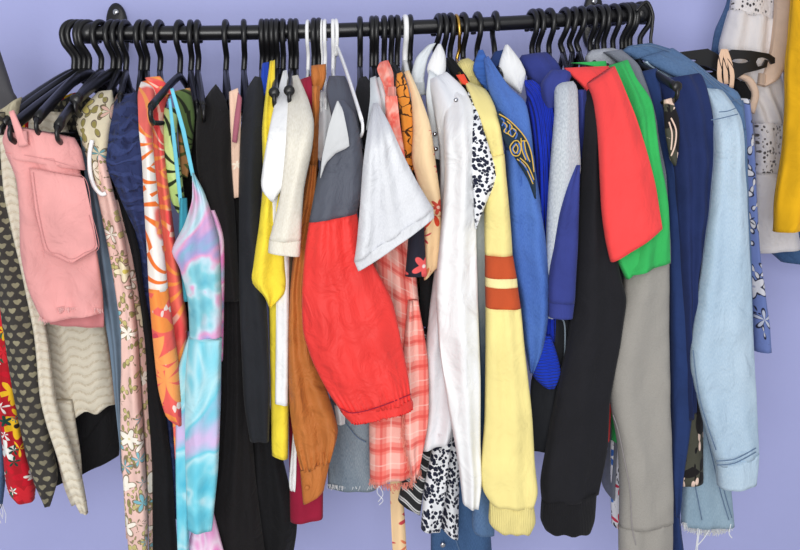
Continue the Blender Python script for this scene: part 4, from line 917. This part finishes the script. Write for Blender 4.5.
r2 = empty('flat_hanger', at(700, 65, 0))
tag(r2, 'second flat black hanger behind and below the notched one', 'hanger')
plate('hanger_arms', [[(668, 58), (690, 64), (712, 68), (728, 74), (744, 84), (750, 92), (742, 96), (728, 84), (706, 76), (690, 72), (672, 66)], ell(708, 71.5, 6, 1.3)], .01, .005, BPL, r2)
for q, x, y0 in ((r, 668, 54), (r2, 669, 61)):
    Yh = -.03 if q is r else .01
    c = at(646, raily(646), Yh)
    v, f = tube(curvepts([at(x+2, y0+3, Yh), at(652, 46, Yh), c+Vector((.012, 0, -.02)), c+Vector((.012, 0, 0)), c+Vector((0, 0, .020)), c+Vector((-.018, 0, .004))], 5), .003, 8)
    linkmesh('hook', v, f, BPL, q)
g = empty('halter_neck_blouse', at(725, 80, -.05)); tag(g, 'black and beige halter top with peach ribbon straps on flat hanger', 'top')
for P in ([(721, 49), (718, 60), (717, 75), (719, 88)], [(723, 49), (727, 60), (730, 75), (729, 88)], [(724, 50), (723, 65), (724, 84)]):
    S(g, 'ribbon_strap', P, [(x+4.5, y) for x, y in P], M['ribbon'], -.045, .003, ysh=30, w=.0006, hem=False)
S(g, 'neck_band', [(733, 76), (746, 82), (752, 94), (748, 110)], [(737, 72), (752, 78), (759, 94), (754, 114)], M['tanlace'], -.02, .012, ysh=30, w=.001, hem=False)
S(g, 'body_front', [(732, 80), (738, 95), (744, 118)], [(744, 82), (751, 95), (750, 118)], M['blk'], -.01, .012, ysh=30, w=.002)
# white lace dress
g = empty('lace_dress', at(760, -40, .05)); tag(g, 'off white dress with eyelet lace bands at the upper right', 'dress')
S(g, 'lace_yoke', [(738, -60), (735, -20), (730, 12)], [(778, -60), (778, -20), (775, 26)], M['lacew'], .04, .05, ysh=-80, hem=False)
S(g, 'bodice_lining', [(739, -60), (737, 0), (731, 11)], [(779, -60), (778, 0), (775, 25)], M['lining'], .052, .03, ysh=-80, hem=False)
S(g, 'skirt', [(730, 10), (724, 30), (720, 50), (730, 85), (748, 110), (754, 124)], [(776, 24), (779, 50), (783, 85), (788, 110), (790, 124)], M['satin'], .04, .055, ysh=-80, w=.008, fold=1.2, hem=False)
S(g, 'lace_band', [(754, 123), (756, 150), (755, 174)], [(791, 123), (792, 150), (790, 174)], M['lacew'], .04, .05, ysh=-80, w=.005, hem=False)
S(g, 'band_lining', [(755, 123), (757, 150), (756, 174)], [(790, 123), (790, 150), (789, 174)], M['lining'], .05, .03, ysh=-80, w=.005, hem=False)
S(g, 'hem_panel', [(755, 173), (755, 200), (754, 235), (753, 253)], [(791, 173), (794, 200), (798, 235), (801, 248)], M['satin'], .04, .05, ysh=-80, w=.006)
g = empty('long_blouse', at(782, -40, .0)); tag(g, 'beige sheer long garment fold between lace dress and mustard top', 'dress')
S(g, 'fold', [(774, -60), (776, 0), (772, 50), (762, 78), (758, 84)], [(792, -60), (790, 0), (786, 60), (776, 80), (764, 87)], M['tanlace'], .0, .03, ysh=-80, w=.006)
S(g, 'side_panel', [(782, -60), (784, 40), (784, 120), (786, 175)], [(800, -60), (798, 40), (796, 120), (796, 180)], M['satin'], -.0, .03, ysh=-80, w=.006)
g = empty('mustard_blouse', at(800, -30, -.08)); tag(g, 'mustard yellow top cut off by the right edge of the picture', 'top')
S(g, 'sleeve', [(795, -60), (793, 0), (788, 60), (787, 110), (783, 160), (777, 200), (775, 232)], [(860, -60), (860, 0), (858, 60), (856, 110), (852, 160), (845, 200), (840, 225)], M['mustard'], -.10, .06, ysh=-80, w=.01)
g = empty('denim_shirt', at(722, -40, .15)); tag(g, 'blue denim edge between the lavender wall and white lace dress', 'shirt')
S(g, 'side_panel', [(734, -60), (728, 0), (716, 30), (712, 52)], [(760, -60), (756, 0), (744, 30), (740, 56)], M['denim_mid'], .13, .04, ysh=-80)
g = empty('denim_shorts', at(800, 200, .1)); tag(g, 'blue denim hem below the white lace dress at right edge', 'shorts')
S(g, 'leg', [(754, 200), (756, 246), (770, 252), (782, 262)], [(850, 200), (850, 240), (850, 256), (850, 268)], M['denim_dark'], .12, .05, ysh=-80)
# pale hanger loop by the pink floral dress
hgw = empty('clothes_hanger', at(96, 150, -.2)); tag(hgw, 'white plastic hanger end hanging beside the dusty pink dress', 'hanger', HG)
v, f = tube(curvepts([at(x, y, -.225) for x, y in ((92, 140), (89.5, 155), (90, 172), (94, 186), (101, 194), (106, 193))], 5), .0032, 8)
linkmesh('hanger_arms', v, f, WPL, hgw)
# ---------------------------------------------------------------- light
def area(name, loc, look, size, power, col=(1, 1, 1)):
    l = bpy.data.lights.new(name, 'AREA'); l.shape = 'SQUARE'; l.size = size; l.energy = power; l.color = col
    o = bpy.data.objects.new(name, l); COL.objects.link(o); o.location = loc
    o.rotation_euler = (Vector(look)-Vector(loc)).to_track_quat('-Z', 'Y').to_euler()
    return o
area('front_key_light', (-.3, -2.5, 1.5), (-.02, 0, 1.25), 1.1, 41, (1, .99, .97))  # flash-like key added behind the camera; brightens wall, hides shadows behind clothes
area('upper_area_light', (.3, -2.0, 2.4), (.1, 0, 1.3), .5, 6, (1, .98, .96))  # weak area light, out of view above the camera
w = bpy.data.worlds.new('room_light'); SC.world = w; w.use_nodes = True
bg = w.node_tree.nodes['Background']; bg.inputs[0].default_value = (.93, .95, 1.0, 1); bg.inputs[1].default_value = .6
SC.view_settings.view_transform = 'Standard'; SC.view_settings.look = 'None'; SC.view_settings.exposure = -.1; SC.view_settings.gamma = 1
SC.view_settings.use_curve_mapping = False
SC.cycles.max_bounces = 6
SC.cycles.transparent_max_bounces = 16
